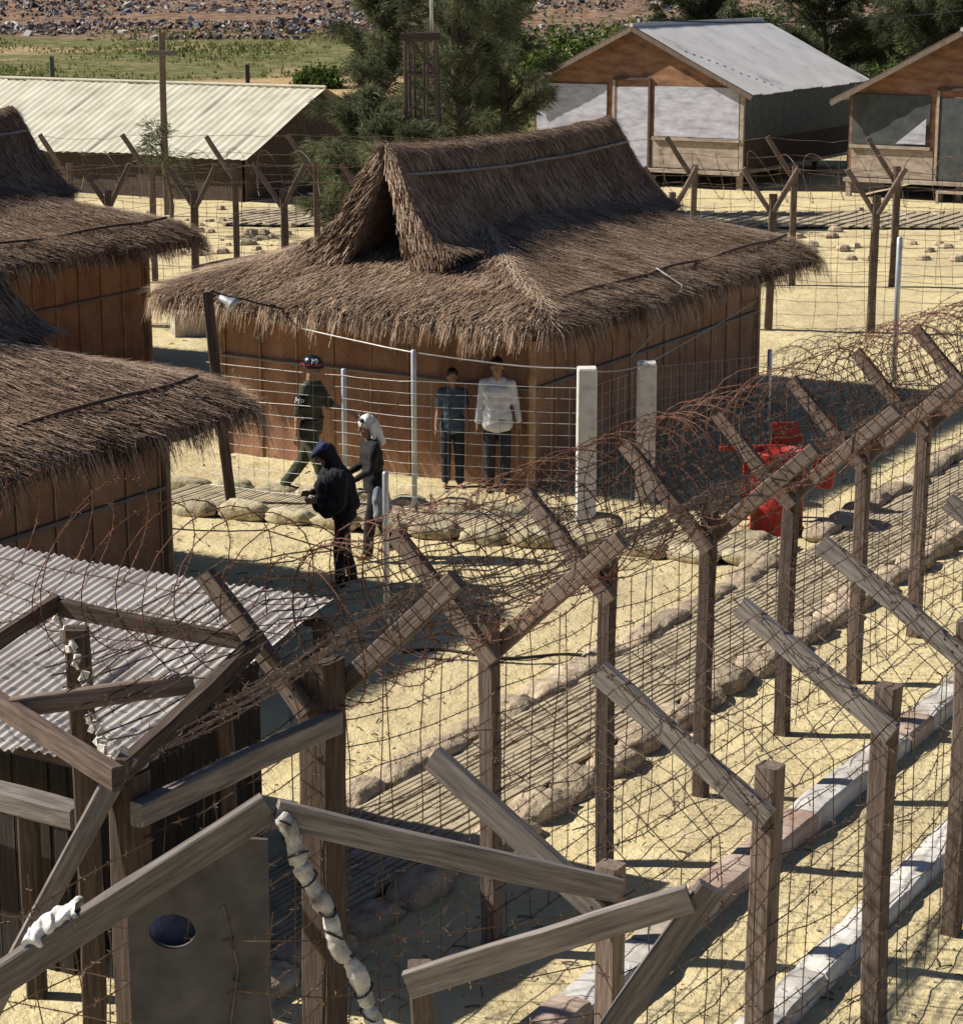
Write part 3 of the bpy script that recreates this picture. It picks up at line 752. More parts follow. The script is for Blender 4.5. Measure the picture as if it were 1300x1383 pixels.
def fence(root, posts, heights, arms, strands, arm_strands, stay_gap, wire_mat, r, post_w, mat, stays_on_arm=True, gap=.13, bl=.022, arm_mat=None, rail_z0=.12, arm_w=(.07, .115), arm_r=None):
    """posts on a line, each with sloping arms; arms: list of (fn(i)->bool, vector)"""
    n = len(posts)
    for i, p in enumerate(posts):
        w = post_w * ru(.92, 1.1); h = heights[i]
        if i in BIG.get(root.name, {}): w = BIG[root.name][i]
        lean = V((ru(-.012, .012), ru(-.012, .012), 0)) * h
        po = beam('post', (p.x, p.y, -.25), (p.x + lean.x, p.y + lean.y, h + .05), w, w * .95, mat, root, FN)
        ORG[po.name] = V((p.x, p.y, -.25))
        for (ok, vec) in arms:
            if not ok(i): continue
            k = V(vec); u = k.normalized()
            a0 = V((p.x, p.y, h - .16)) + FN * (.35 * w * (1 if k.dot(FN) > 0 else -1)) + FE * (w * .55 + .02) * (1 if k.dot(FN) > 0 else -1)
            kk = k * ru(.95, 1.06)
            beam('arm', a0 - u * .12, a0 + kk + V((0, 0, .16)), arm_w[0], arm_w[1], arm_mat or mat, root, FE)
            if p.y < 17:
                for q in ((-.03, .03), (.0, -.03), (.06, .02)):
                    sg_ = 1 if k.dot(FN) > 0 else -1
                    c = a0 + u * q[0] + V((0, 0, q[1] + .05)) - FE * (arm_w[0] * .5 - .001)
                    nb = MB(); nb.tube([c + FE * .004, c - FE * .004], [.008, .007], 7); nb.build('nail', CABLE, root, c)
    for j in range(strands):
        off = FN * (.0)
        pts = []
        for i, p in enumerate(posts):
            z = rail_z0 + (heights[i] - .12 - rail_z0) * j / (strands - 1) + ru(-.045, .045)
            pts.append(V((p.x, p.y, z)) + FN * (post_w * .52))
        mb = MB(); barbed(mb, span(pts, .055, 7, .018), r, gap, bl); mb.build('barbed_wire', wire_mat, root, pts[0])
    for (ok, vec) in arms:
        for j in range(arm_strands):
            f = (j + .6) / (arm_strands - .2)
            pts = [V((p.x, p.y, heights[i])) + V(vec) * f + V((ru(-.02, .02), ru(-.02, .02), ru(-.02, .03) + .055)) for i, p in enumerate(posts)]
            mb = MB(); barbed(mb, span(pts, .055, 7, .02), arm_r or r, gap, bl); mb.build('barbed_wire', wire_mat, root, pts[0])
    # upright stays tying the strands
    for a, b, ha, hb in zip(posts, posts[1:], heights, heights[1:]):
        L = (b - a).length; k = max(1, int(L / stay_gap))
        for i in range(k):
            f = (i + ru(.25, .75)) / k; p = a.lerp(b, f) + FN * (post_w * .52); h = ha + (hb - ha) * f
            pts = [p + V((ru(-.03, .03), ru(-.03, .03), .05))]
            dft = ru(-.06, .06)
            for m_ in range(1, 6): pts.append(p + FE * (ru(-.035, .035) + dft * m_ / 3) + V((0, 0, (h - .12) * m_ / 5)))
            if stays_on_arm:
                vec = V(arms[0][1]); q = V((p.x, p.y, h)) - FN * (post_w * .5)
                for m_ in range(1, 5): pts.append(q + vec * (m_ / 4) + FE * ru(-.05, .05) + V((0, 0, .05 - .05 * math.sin(math.pi * m_ / 4))))
            mb = MB(); barbed(mb, pts, r * .9, gap * 1.3, bl * .85); mb.build('wire_stay', wire_mat, root, pts[0])
BIG = {}

# inner fence of the front double fence
IP0 = V((.07, 13.63, 0)); SP = 1.64
ks = [-2.2, -1.2] + list(range(0, 9))
fin = empty('barbed_wire_fence', IP0 + FE * SP * -2.2, 0, 'inner front fence of posts with Y shaped arms carrying the rusty wire coil', 'fence')
ip = [IP0 + FE * SP * k for k in ks]
ih = [2.35, 2.5] + [2.25] * 9
LEFTA = FN * -.62 + V((0, 0, .50)); RIGHTA = FN * .80 + V((0, 0, .62))
BIG[fin.name] = {0: .17, 1: .21}
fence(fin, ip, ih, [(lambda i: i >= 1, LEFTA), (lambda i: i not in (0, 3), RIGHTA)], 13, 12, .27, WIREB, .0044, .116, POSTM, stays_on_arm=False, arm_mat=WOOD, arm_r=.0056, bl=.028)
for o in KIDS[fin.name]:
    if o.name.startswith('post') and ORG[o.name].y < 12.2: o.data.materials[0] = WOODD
# side of the same fence turning left at the corner: overhanging timbers above the shed
rl = lambda n, a, b, w, t, m=WOODD, p=fin, ref=(0, 0, 1): beam(n, a, b, w, t, m, p, ref)
rl('brace', G(72, 818, 2.6), G(345, 868, 2.55), .10, .05)
rl('brace', G(78, 814, 2.62), G(-40, 892, 2.5), .10, .05)
rl('brace', G(15, 956, 2.52), G(262, 922, 2.6), .11, .06, WOOD)
rl('brace', G(-30, 932, 2.5), G(160, 1052, 2.5), .12, .07)
rl('brace', G(165, 1040, 2.46), G(350, 862, 2.66), .11, .07)
rl('rail', ip[0] + V((0, 0, 2.22)) - FE * .1 + FN * .1, ip[1] + V((0, 0, 2.2)) + FN * .13, .13, .08, WOODG)
rl('brace', ip[0] + V((0, -.06, 2.52)), V((-2.55, 10.35, 1.05)), .11, .11, WOODG, fin, (1, 0, 0))
rl('post', V((-2.36, 12.42, -.2)), V((-2.36, 12.42, 2.58)), .13, .13, WOODD, fin, (1, 0, 0))
for j in range(4):
    a = ip[1] + V((0, 0, 2.55 + .1 * j)) + E2 * .1; b = ip[1] + E2 * 4.5 + V((0, 0, 2.45 + .12 * j))
    mb = MB(); barbed(mb, span([a, a.lerp(b, .5), b], .1, 8, .03), .0034); mb.build('barbed_wire', RUST, fin, a)
for j in range(9):
    a = ip[0] + V((0, 0, .3 + .22 * j)) + FN * .12; b = a - FE * 2.4 + V((ru(-.1, .1), 0, ru(-.1, .1)))
    mb = MB(); barbed(mb, span([a, b], .06, 8, .02), .0045, .11, .026); mb.build('barbed_wire', WIREB, fin, a)

# outer fence of the front double fence
op = [V((1.516, 11.15, 0)) + V((.9, 1.345, 0)) * j for j in range(-1, 8)]
op[3] = V((3.15, 13.86, 0))
fout = empty('barbed_wire_fence', op[0], 0, 'outer front fence at lower right, its posts with single arms leaning inwards', 'fence')
OARM = V((-.80, .50, .44))
FE_, FN_ = FE.copy(), FN.copy()
FE = V((.9, 1.345, 0)).normalized(); FN = V((FE.y, -FE.x, 0))
fence(fout, op, [2.15] * 9, [(lambda i: True, OARM)], 12, 7, .29, WIREB, .0040, .125, WOOD, bl=.026, arm_mat=WOODG, arm_w=(.06, .135))
T = G(372, 1098, 2.65)
rl('rail', T + V((0, 0, 0)), op[0] + V((.03, -.07, 2.10)), .125, .05, WOODG, fout)
rl('rail', T + V((-.03, .02, .02)), T + (G(60, 1290, 2.1) - T) * 1.45, .14, .07, WOODG, fout)
rl('brace', V((.88, 8.72, 2.5)), V((-.32, 8.87, 2.03)), .12, .05, WOODG, fout)
rl('brace', V((-.25, 8.93, -.1)), V((-.27, 8.93, 2.1)), .10, .10, POSTM, fout, (1, 0, 0))
rl('brace', V((.97, 8.74, 2.54)), V((-.05, 8.8, .8)), .06, .11, WOODG, fout, (0, 1, 0))
# pole wrapped in white rag at the corner
wp = MB(); a = T + V((.02, -.03, .0)); b = V((-.1, 9.3, .75)); pts = []; rs = []
for i in range(160):
    f = i / 159; pts.append(a.lerp(b, f) + V((.014 * math.sin(i * .21), 0, .01 * math.sin(i * .33)))); rs.append(.040 + .016 * noise.noise(V((i * .16, 3, 1))) + .008 * noise.noise(V((i * .7, 1, 1))) - .012 * (abs(math.sin(i * .16)) < .12))
wp.tube(pts, rs, 9)
wpo = tag(wp.build('wrapped_pole', RAG, None, b, True), 'pole wrapped in white rags leaning at the near fence corner', 'pole')
for i in range(4, 156, 11):
    tie = MB(); tie.tube([pts[i] + V((math.cos(t) * (rs[i] + .004), math.sin(t) * (rs[i] + .004), .03 * math.sin(t + i))) for t in [k * .7 for k in range(10)]], .005, 4); tie.build('tie_wire', CABLE, wpo)
# corner strands
for j in range(7):
    a = op[0] + V((0, 0, .4 + .26 * j)); b = V((-.95, 9.25, .5 + .26 * j)); c = V((-3.2, 10.1, .6 + .24 * j))
    mb = MB(); barbed(mb, span([a, b, c], .05, 7, .02), .004, .12, .024); mb.build('barbed_wire', WIREB, fout, a)
for j in range(12):
    f = j / 11; p = V((-.95 + f * -2.1, 9.25 + f * .8, 0)); mb = MB()
    barbed(mb, [p + V((ru(-.04, .04), 0, .4 + .3 * q)) for q in range(7)], .0038, .14, .022); mb.build('wire_stay', WIREB, fout, p)
FE, FN = FE_, FN_

# concertina coils
def coil(path, rad, pitch, name, label, wire=RUST, gap=.10, r=.0042, seedz=0, flat=1.0):
    path = [V(p) for p in path]; mb = MB(); pts = []
    for a, b in zip(path, path[1:]):
        d = b - a; L = d.length; d.normalize(); s_ = V((-d.y, d.x, 0)); n = int(L / pitch * 22); 
        for i in range(n):
            f = i / n; ph = (i / 22.0) * 2 * math.pi
            rr = rad * (1 + .26 * noise.noise(V((i / 22.0 * .9, seedz, 1))) + .09 * noise.noise(V((i * .2, seedz, 4))))
            c = a + (b - a) * f + d * (.26 * noise.noise(V((i / 16.0, seedz, 9))) + .16 * math.cos(ph + i * .011))
            c = c + V((0, 0, .07 * noise.noise(V((i / 40.0, seedz, 2)))))
            pts.append(c + s_ * math.cos(ph) * rr + V((0, 0, math.sin(ph) * rr * flat)))
    barbed(mb, pts, r, gap, .026, 3, .003)
    o = mb.build(name, wire, None, path[0])
    return tag(o, label, 'barbed wire')
cz = V((0, 0, 2.25 + .48)); cmid = FN * .08
coil([ip[1] + cz + cmid - FE * .1, ip[-1] + cz + cmid], .46, .17, 'concertina_wire', 'rusty barbed wire coil lying in the Y arms of the inner front fence', seedz=1)
coil([ip[1] + V((0, 0, 2.85)) + E2 * .15, ip[1] + V((0, 0, 2.95)) + E2 * 4.6], .48, .26, 'concertina_wire', 'rusty barbed wire coil stretched over the near corrugated shed roof at left', seedz=5)
gz = V((0, 0, .46))
coil([IP0 + FE * .2 - FN * 1.75 + FE * 3.2 + gz, IP0 - FN * 1.75 + FE * 11.8 + gz] if False else [G(520, 782) + V((0, 0, .42)), G(820, 740) + V((0, 0, .42)), G(985, 712) + V((0, 0, .42))], .42, .3, 'concertina_wire', 'rusty barbed wire coil lying on the ground along the sandbag path', seedz=9)
coil([G(1060, 560) + gz, G(1330, 490) + gz], .55, .28, 'concertina_wire', 'loose barbed wire coil on the sand beyond the red fire point at right', seedz=13)

# ------------------------------------------------------------------ mesh fence in front of the middle hut
mf = empty('wire_mesh_fence', G(790, 712), 0, 'wire mesh fence on steel pipes and two white posts before the middle hut', 'fence')
mpts = [G(285, 668), G(467, 690), G(560, 702), G(790, 714), G(870, 676), G(1035, 606), G(1150, 556)]
mht = [1.75, 1.72, 2.02, 1.9, 1.72, 1.35, 1.35]
for i, (p, h) in enumerate(zip(mpts, mht)):
    mb = MB()
    if i in (3, 4):
        w = .115
        rows = []
        for z, k in ((-.2, 1.03), (.6, 1), (1.2, 1), (h - .02, .98), (h, .9)):
            rows.append([(p.x + a * w * k, p.y + b * w * k, z) for a, b in ((-1, -.85), (-.85, -1), (.85, -1), (1, -.85), (1, .85), (.85, 1), (-.85, 1), (-1, .85), (-1, -.85))])
        mb.sheet(rows); mb.add(rows[-1][:8], [tuple(range(8))])
        tag(mb.build('gate_post', WHITEP, mf), 'whitewashed square post')
    elif i in (1, 2, 5):
        mb.tube([(p.x, p.y, -.2), (p.x, p.y, h), (p.x, p.y, h + .012)], [.033, .033, .024], 10); mb.build('pipe_post', STEEL, mf, smooth=True)
nst = 12
for j in range(nst):
    pts = [V((p.x, p.y - .036, .14 + (min(h, 1.72) - .2) * j / (nst - 1) + ru(-.01, .01))) for p, h in zip(mpts, mht)]
    mb = MB(); mb.tube(span(pts, .012, 5, .006), .0036 if j in (0, nst - 1, 8) else .0024, 4); mb.build('line_wire', WIREG, mf, pts[0])
cnt = 0
for a, b, ha, hb in zip(mpts, mpts[1:], mht, mht[1:]):
    k = int((b - a).length / .2)
    for i in range(1, k):
        f = i / k; p = a.lerp(b, f); h = min(1.72, ha + (hb - ha) * f); mb = MB()
        mb.tube([(p.x + ru(-.008, .008), p.y - .04, .1), (p.x, p.y - .04, h * .5), (p.x + ru(-.008, .008), p.y - .04, h - .05)], .0026, 3); mb.build('stay_wire', WIREG, mf, (p.x, p.y, .1))
for a, b in ((hut_pt(hut1, (-HX + .1, HY + .05, 1.95)), mpts[2] + V((0, 0, 2.0))), (mpts[2] + V((0, 0, 2.0)), mpts[3] + V((0, 0, 1.88))),
             (mpts[3] + V((0, 0, 1.86)), mpts[4] + V((0, 0, 1.7))), (mpts[4] + V((0, 0, 1.7)), hut_pt(hut1, (HX - .1, -HY - .06, 1.5)))):
    mb = MB(); mb.tube(span([a, b], .03, 8, .004), .009, 5); mb.build('guy_wire', WIREG, mf, a)
# lone pipe in the sand
p = G(523, 888); mb = MB(); mb.tube([(p.x, p.y, -.2), (p.x, p.y, 1.78), (p.x, p.y, 1.80)], [.03, .03, .022], 10)
pp = tag(mb.build('pipe_post', STEEL, None, (p.x, p.y, 0), True), 'thin lone steel pipe standing beside the stooping prisoner', 'pipe')
mb = MB(); mb.tube(span([p + V((0, 0, .9)), G(360, 716, .35), hut_pt(hut2, (HX, -HY, .9))], .03, 8, .003), .008, 5); mb.build('cable', CABLE, pp)
mb = MB(); a = IP0 - FN * .4 + FE * 1.2; c0 = G(545, 880, .012); c1 = G(830, 890, .012)
mb.tube([c0.lerp(c1, f / 14) + V((0, .10 * math.sin(f * .7), 0)) for f in range(15)], .016, 6)
tag(mb.build('ground_cable', CABLE, None, c0, True), 'dark cable lying across the sand left of the inner fence posts', 'cable')

# ------------------------------------------------------------------ back double fence
bk = empty('barbed_wire_fence', (0, 39.6, 0), 0, 'back fence with Y shaped arms running behind the thatched huts', 'fence')
bp = [V((x, 40.4 - .0 * x - (.18 * max(0, x - 1)), 0)) for x in [-9.9, -8.35, -6.75, -5.2, -3.6, -2, -.3, 1.5, 3.4, 5.15, 6.95, 8.9, 10.9]]
FE, FN = V((1, 0, 0)), V((0, -1, 0))
BL = V((-.42, .0, .5)); BR = V((.34, -.12, .52))
fence(bk, bp, [2.4] * len(bp), [(lambda i: True, BL), (lambda i: True, BR)], 10, 2, .42, WIREB, .0045, .13, POSTM, stays_on_arm=False, gap=.2, bl=.02, arm_mat=WOOD, arm_w=(.09, .08))
bk2 = empty('barbed_wire_fence', (0, 45.6, 0), 0, 'farther back fence with single arms leaning left, in front of the sheds', 'fence')
bp2 = [V((x, 46.2 - (.1 * max(0, x)), 0)) for x in [-10.3, -8.5, -6.8, -5.1, -3.4, -1.6, .3, 2.3, 4.35, 6.4, 8.4, 10.5, 12.6]]
fence(bk2, bp2, [2.4] * len(bp2), [(lambda i: True, V((-.5, .05, .62)))], 10, 2, .5, WIREB, .005, .13, POSTM, stays_on_arm=False, gap=.25, bl=.022, arm_mat=WOOD, arm_w=(.10, .08))
FE, FN = FE_, FN_
coil([(-10, 40.4, 2.75), (1, 40.4, 2.75), (10.5, 38.7, 2.75)], .42, .55, 'concertina_wire', 'barbed wire coil along the top of the back fence behind the huts', WIREB, .16, .0055, 17)

# ------------------------------------------------------------------ corrugated sheets
def corrugated(mb, o, along, down, L, W_, pitch, amp, m=0, rows=6, wob=.0):
    """sheet of length W_ in direction down, corrugations every pitch along direction along"""
    along = V(along).normalized(); dn = V(down).normalized(); nrm = along.cross(dn).normalized()
    if nrm.z < 0: nrm = -nrm
    k = int(L / pitch * 8); R_ = []
    for r in range(rows + 1):
        row = []
        for i in range(k + 1):
            s_ = L * i / k; sheet = int(s_ / .8)
            p = V(o) + along * s_ + dn * (W_ * r / rows + (wob * math.sin(sheet * 7.3) if r in (0, rows) else 0)) + nrm * (amp * math.cos(2 * math.pi * s_ / pitch) + (wob * .35 * math.sin(sheet * 3.1 + r)))
            row.append(p)
        R_.append(row)
    mb.sheet(R_, m); mb.sheet([[p - nrm * .004 for p in reversed(r)] for r in R_], m)
# near shed
rz0 = V((-2.2, 12.69, 0))
sh = empty('corrugated_shed', rz0, 0, 'low shed with rippled zinc roof at lower left, behind the fence corner', 'shed')
near = rz0 + V((0, 0, 1.6)); far = V((-1.03, 14.98, 2.02))
sl = (near - far); k = MB(); corrugated(k, far, E2, sl, 6.4, sl.length, .076, .011, 0, 8, .03); k.build('roof', ZINCN, sh, far, True)
def plank_wall(name, a, b, z0, z1, par, mat=WOODD, w=.16):
    a = V(a); b = V(b); L = (b - a).length; d = (b - a).normalized(); nrm = V((d.y, -d.x, 0)); mb = MB(); x = 0
    rz = math.atan2(d.y, d.x)
    while x < L - .02:
        ww = min(w * ru(.85, 1.15), L - x); c = a + d * (x + ww / 2) + nrm * ru(-.008, .008)
        mb.box((c.x, c.y, (z0 + z1) / 2 + ru(-.01, .01)), (ww - .006, .02, z1 - z0), rz); x += ww
    return mb.build(name, mat, par, a)
wr0 = rz0 + E1 * .28 + E2 * .62; wr1 = rz0 + E1 * 2.35 + E2 * .62
plank_wall('wall', wr0 + E2 * .03, wr1, 0, 1.62, sh, SHADEW); plank_wall('wall', rz0 + E1 * .25 + E2 * .62, rz0 + E1 * .25 + E2 * 6, 0, 1.5, sh, SHADEW)
plank_wall('wall', wr1 + E2 * .03, rz0 + E1 * 2.35 + E2 * 6, 0, 1.8, sh)
for q in (.15, 1.25, 2.4):
    p = rz0 + E1 * q + E2 * .12; beam('post', (p.x, p.y, -.1), (p.x, p.y, 1.52 + .165 * q), .1, .1, WOODD, sh)
    beam('rafter', p + E2 * .05 + V((0, 0, 1.5 + .165 * q)), rz0 + E1 * q + E2 * 6 + V((0, 0, 1.5 + .165 * q)), .05, .08, WOODD, sh)
beam('rail', rz0 - E1 * .12 + E2 * .22 + V((0, 0, 1.30)), rz0 - E1 * .12 + E2 * 4.5 + V((0, 0, 1.34)), .16, .14, WOODG, sh)
beam('rail_post', rz0 - E1 * .12 + E2 * .62 + V((0, 0, -.1)), rz0 - E1 * .12 + E2 * .62 + V((0, 0, 1.24)), .12, .12, WOODD, sh)
beam('rail_post', rz0 - E1 * .12 + E2 * 4.2 + V((0, 0, -.1)), rz0 - E1 * .12 + E2 * 4.2 + V((0, 0, 1.26)), .12, .12, WOODD, sh)
# white rags knotted on a wire above the shed
for (u0, v0, u1, v1, z0, z1, lab) in ((76, 822, 124, 940, 2.55, 2.45, 'white rags tied in a hanging row over the left of the near zinc roof'),
                                      (120, 960, 148, 1030, 2.45, 2.42, 'short row of white rags tied above the near edge of the zinc roof'),):
    a = G(u0, v0, z0); b = G(u1, v1, z1); mb = MB(); n = 6; mb.tube(span([a, b], .02, 8, .004), .005, 4)
    ro = mb.build('rag_string', CABLE, None, a); tag(ro, lab, 'rags')
    for i in range(n):
        c = a.lerp(b, (i + .6) / n); mb = MB()
        for q in range(3):
            h = ru(.035, .07); w = ru(.02, .035)
            mb.box(c + V((ru(-.018, .018), ru(-.01, .01), -h * .35 * q)), (w * 1.3, w * .5, h), M=Matrix.Rotation(ru(-.7, .7), 3, 'Y') @ Matrix.Rotation(ru(-1, 1), 3, 'Z'))
        mb.build('rag', CLOTHW, ro, c)
a = G(182, 1040, 2.42); b = G(352, 872, 2.62); mb = MB(); pts = [a.lerp(b, i / 40) + V((ru(-.012, .012), 0, ru(-.01, .012))) for i in range(41)]
mb.tube(pts, [.016 + .012 * abs(math.sin(i * .9)) for i in range(41)], 7)
tag(mb.build('rag_wrapped_wire', RAG, None, a, True), 'wire wrapped in white rag running along the brace above the shed', 'rags')

# grey board with a round hole at the corner, and the white cloth by it
pb = MB(); Y0 = 9.33; N = 32; oc = []; ic = []
corn = [(-.96, 0), (-.96, 2.60), (-1.60, 2.24), (-1.60, 0)]
cx, cz_ = -1.40, 2.07
for i in range(N):
    th = 2 * math.pi * i / N; dx, dz = math.cos(th), math.sin(th); best = 9
    for (x0, z0), (x1, z1) in zip(corn, corn[1:] + corn[:1]):
        ex, ez = x1 - x0, z1 - z0; den = dx * ez - dz * ex
        if abs(den) < 1e-9: continue
        t = ((x0 - cx) * ez - (z0 - cz_) * ex) / den; s_ = ((x0 - cx) * dz - (z0 - cz_) * dx) / den
        if t > 0 and -1e-6 <= s_ <= 1 + 1e-6: best = min(best, t)
    oc.append((cx + dx * best, cz_ + dz * best)); ic.append((cx + dx * .105, cz_ + dz * .085))
fr = [[(x, Y0, z) for x, z in oc], [(x, Y0, z) for x, z in ic], [(x, Y0 + .03, z) for x, z in ic], [(x, Y0 + .03, z) for x, z in oc]]
fr = [r + [r[0]] for r in fr]; pb.sheet(fr + [fr[0]])
pbo = pb.build('board_panel', PANELM, None, (-1.4, Y0, 0)); tag(pbo, 'dark grey board with a round hole under the near corner rail', 'board')
mb = MB(); mb.ball(V((cx, Y0 + .16, cz_ - .02)), (.2, .1, .2), None, 16, 10); mb.build('backing', BLUEC, pbo, smooth=True)
mb = MB(); rows = []; bv = G(60, 1290, 2.1) - T; bd = bv.normalized(); upv = V((0, 0, 1)) - bd * bd.z
for i in range(27):
    f = i / 26; c = T + V((-.03, .02, .02)) + bv * (.80 + .22 * f); row = []; hump = max(.008, .045 * math.sin(math.pi * f) + .02 * noise.noise(V((f * 3.1, 2, 2))))
    for j in range(22):
        g_ = j / 21
        if g_ < .15: q = (-.045, .03 + .4 * g_)
        elif g_ < .5:
            k = (g_ - .15) / .35; q = (-.045 + .16 * k, .085 + hump * math.sin(math.pi * k))
        else: q = (.115 + .02 * math.sin(f * 9), .085 - .30 * (g_ - .5) * (1 + .4 * math.sin(f * 5)))
        w_ = V((noise.noise(V((f * 7, g_ * 5, 1))), noise.noise(V((f * 7, g_ * 5, 4))), noise.noise(V((f * 8, g_ * 6, 9))))) * .024
        row.append(c + V((0, q[0], 0)) + upv * q[1] + w_)
    rows.append(row)
mb.sheet(rows); mb.sheet([[p + V((0, .004, -.004)) for p in reversed(r)] for r in rows])
tag(mb.build('white_cloth', CLOTHW, None, None, True), 'crumpled white cloth draped over the near corner rail at the bottom left', 'cloth')

# ------------------------------------------------------------------ paths, kerbs, sandbags
def strip_path(name, a, b, w, rib_dir, rib_gap=.06):
    a = V(a); b = V(b); d = (b - a); L = d.length; d.normalize(); s_ = V((-d.y, d.x, 0))
    mb = MB(); k = int(L / .3); 
    mb.sheet([[a + d * (L * i / k) + s_ * (w * q / 4 - w / 2) + V((0, 0, .052)) for q in range(5)] for i in range(k + 1)], 0)
    rd = V(rib_dir).normalized(); pn = V((-rd.y, rd.x, 0)); 
    # ribs clipped to the strip
    ext = abs(d.dot(pn)) * L + w; n = int(ext / rib_gap) + 2; c = (a + b) / 2
    for i in range(-n // 2, n // 2 + 1):
        o = c + pn * (i * rib_gap + ru(-.006, .006)); lo, hi = -1e9, 1e9
        for ax, half in ((d, L / 2), (s_, w / 2)):
            p0 = (o - c).dot(ax); v_ = rd.dot(ax)
            if abs(v_) < 1e-6:
                if abs(p0) > half: lo, hi = 1, 0
                continue
            t0, t1 = sorted(((-half - p0) / v_, (half - p0) / v_)); lo = max(lo, t0); hi = min(hi, t1)
        if hi - lo < .05: continue
        x = lo
        while x < hi - .03:
            ln = min(ru(1.4, 2.2), hi - x); m_ = o + rd * (x + ln / 2)
            mb.box((m_.x, m_.y, .075 + ru(-.006, .006)), (ln - .012, rib_gap * .66, .034), math.atan2(rd.y, rd.x) + ru(-.004, .004), 1); x += ln
    return tag(mb.build(name, [PATHB, STRIP], None, a), kind='structure')
R1 = V((.70, 19.1, 0)); R2 = V((.80, 16.7, 0))
strip_path('path', R1.lerp(R2, .5) + FE * -5.2, R1.lerp(R2, .5) + FE * 12, 1.0, FE + V((.06, 0, 0)))
s1a, s1b = G(230, 656), G(1046, 737); s2a, s2b = G(235, 692), G(1046, 768)
strip_path('path', s1a.lerp(s2a, .5), s1b.lerp(s2b, .5) + V((.1, 0, 0)), (s1a - s2a).length * .72, FE)

BAGS = [bag_mesh(i).mesh('sandbag', BAG, (0, 0, 0), True) for i in range(5)]
BAGSO = [bag_mesh(i + 7, .62, .36, .22).mesh('sandbag', BAGO, (0, 0, 0), True) for i in range(5)]
strip_path('path', (-6.5, 58.2, 0), (19, 57.2, 0), 3.6, E1, .34)
def bag_row(a, b, meshes, label, group, step=.60, z=0, bury=0.0):
    a = V(a); b = V(b); L = (b - a).length; d = (b - a).normalized(); n = int(L / step); rz = math.atan2(d.y, d.x)
    for i in range(n):
        p = a + d * (L * (i + .5) / n) + V((-d.y, d.x, 0)) * ru(-.05, .05)
        o = bpy.data.objects.new('sandbag', meshes[random.randrange(5)]); C.objects.link(o)
        o.location = (p.x, p.y, terrain(p.x, p.y) + z - bury + ru(-.015, .01))
        o.rotation_euler = (ru(-.12, .12), ru(-.08, .08), rz + ru(-.14, .14)); k = L / n / step
        o.scale = (k * ru(.98, 1.1), ru(.9, 1.1), ru(.9, 1.12))
        tag(o, label, 'sandbag', group)
bag_row(s1a, s1b, BAGS, 'khaki sandbag in the row edging the far side of the path before the middle hut', 'sandbags on the far edge of the hut path')
bag_row(s2a, s2b, BAGS, 'khaki sandbag in the row edging the near side of the path before the middle hut', 'sandbags on the near edge of the hut path')
bag_row(R1 + FE * -4.2, R1 + FE * 5.0, BAGSO, 'worn grey sandbag edging the hut side of the path along the inner fence', 'sandbags on the hut side of the fence path', .58, 0, .05)
bag_row(R2 + FE * -4.6, R2 + FE * 11, BAGSO, 'worn grey sandbag in the row between the fence path and the inner fence posts', 'sandbags between the fence path and the posts', .58, 0, .05)
bag_row(G(1098, 733), G(1098, 733) + FE * 7.5, BAGSO, 'worn sandbag in the row running away to the right of the red fire point', 'sandbags beyond the red fire point', .56, 0, .0)

def kerb(name, a, b, w, h, mats, blk=.9):
    a = V(a); b = V(b); L = (b - a).length; d = (b - a).normalized(); s_ = V((-d.y, d.x, 0)); mb = MB(); x = 0
    while x < L:
        ln = ru(.6, 1.2) * blk; m_ = random.choice(range(len(mats))); ns = 6; rows = []
        ww = w * ru(.92, 1.08); hh = h * ru(.9, 1.12)
        prof = [(-.5, -.1), (-.5, hh - .03), (-.42, hh), (-.1, hh + .008), (.2, hh + .004), (.42, hh), (.5, hh - .035), (.5, -.1)]
        for i in range(ns + 1):
            f = i / ns; e = .014 if i in (0, ns) else 0
            row = []
            for (q, z) in prof:
                p = a + d * (x + (ln - .012) * f) + s_ * (q * ww); nz = noise.noise(V((p.x * 4, p.y * 4, z * 4)))
                row.append((p.x + nz * .02, p.y + nz * .015, z + nz * .018 - (e if z > .02 else 0)))
            rows.append(row)
        mb.sheet(rows, m_)
        for row, o in ((rows[0], 1), (rows[-1], -1)): mb.add(row, [tuple(range(8))[::o]], m_)
        x += ln
    return tag(mb.build(name, mats, None, a), kind='structure')
PINK = simple('worn_pink_concrete', [(.30, .20, .15, .3), (.42, .30, .24, .5), (.52, .42, .35, .7)], 4, .6, .01)
WORNW = simple('worn_whitewash', [(.33, .28, .23, .3), (.52, .49, .45, .48), (.66, .64, .61, .7)], 3.2, .6, .012, detail=9)
kerb('kerb', IP0 + FN * .95 + FE * -1.2, IP0 + FN * .95 + FE * 13, .27, .15, [CONC, PINK, WORNW, PINK])
kerb('kerb', IP0 + FN * 2.02 + FE * -1.5, IP0 + FN * 2.02 + FE * 13, .25, .10, [WHITEP, WORNW, WHITEP])

# gravel and litter scattered over the sand
gr = MB()
for i in range(2600):
    y = 9 + 32 * rnd() ** 1.4; x = ru(-.26, .26) * y; s_ = ru(.004, .015)
    gr.ball((x, y, terrain(x, y) + s_ * .3), (s_ * ru(.7, 1.5), s_ * ru(.7, 1.5), s_ * .7), Matrix.Rotation(ru(0, 3), 3, 'Z'), 5, 3)
tag(gr.build('gravel', BAGO, None, (0, 20, 0)), 'scattered pebbles on the sand', 'gravel', kind='stuff')

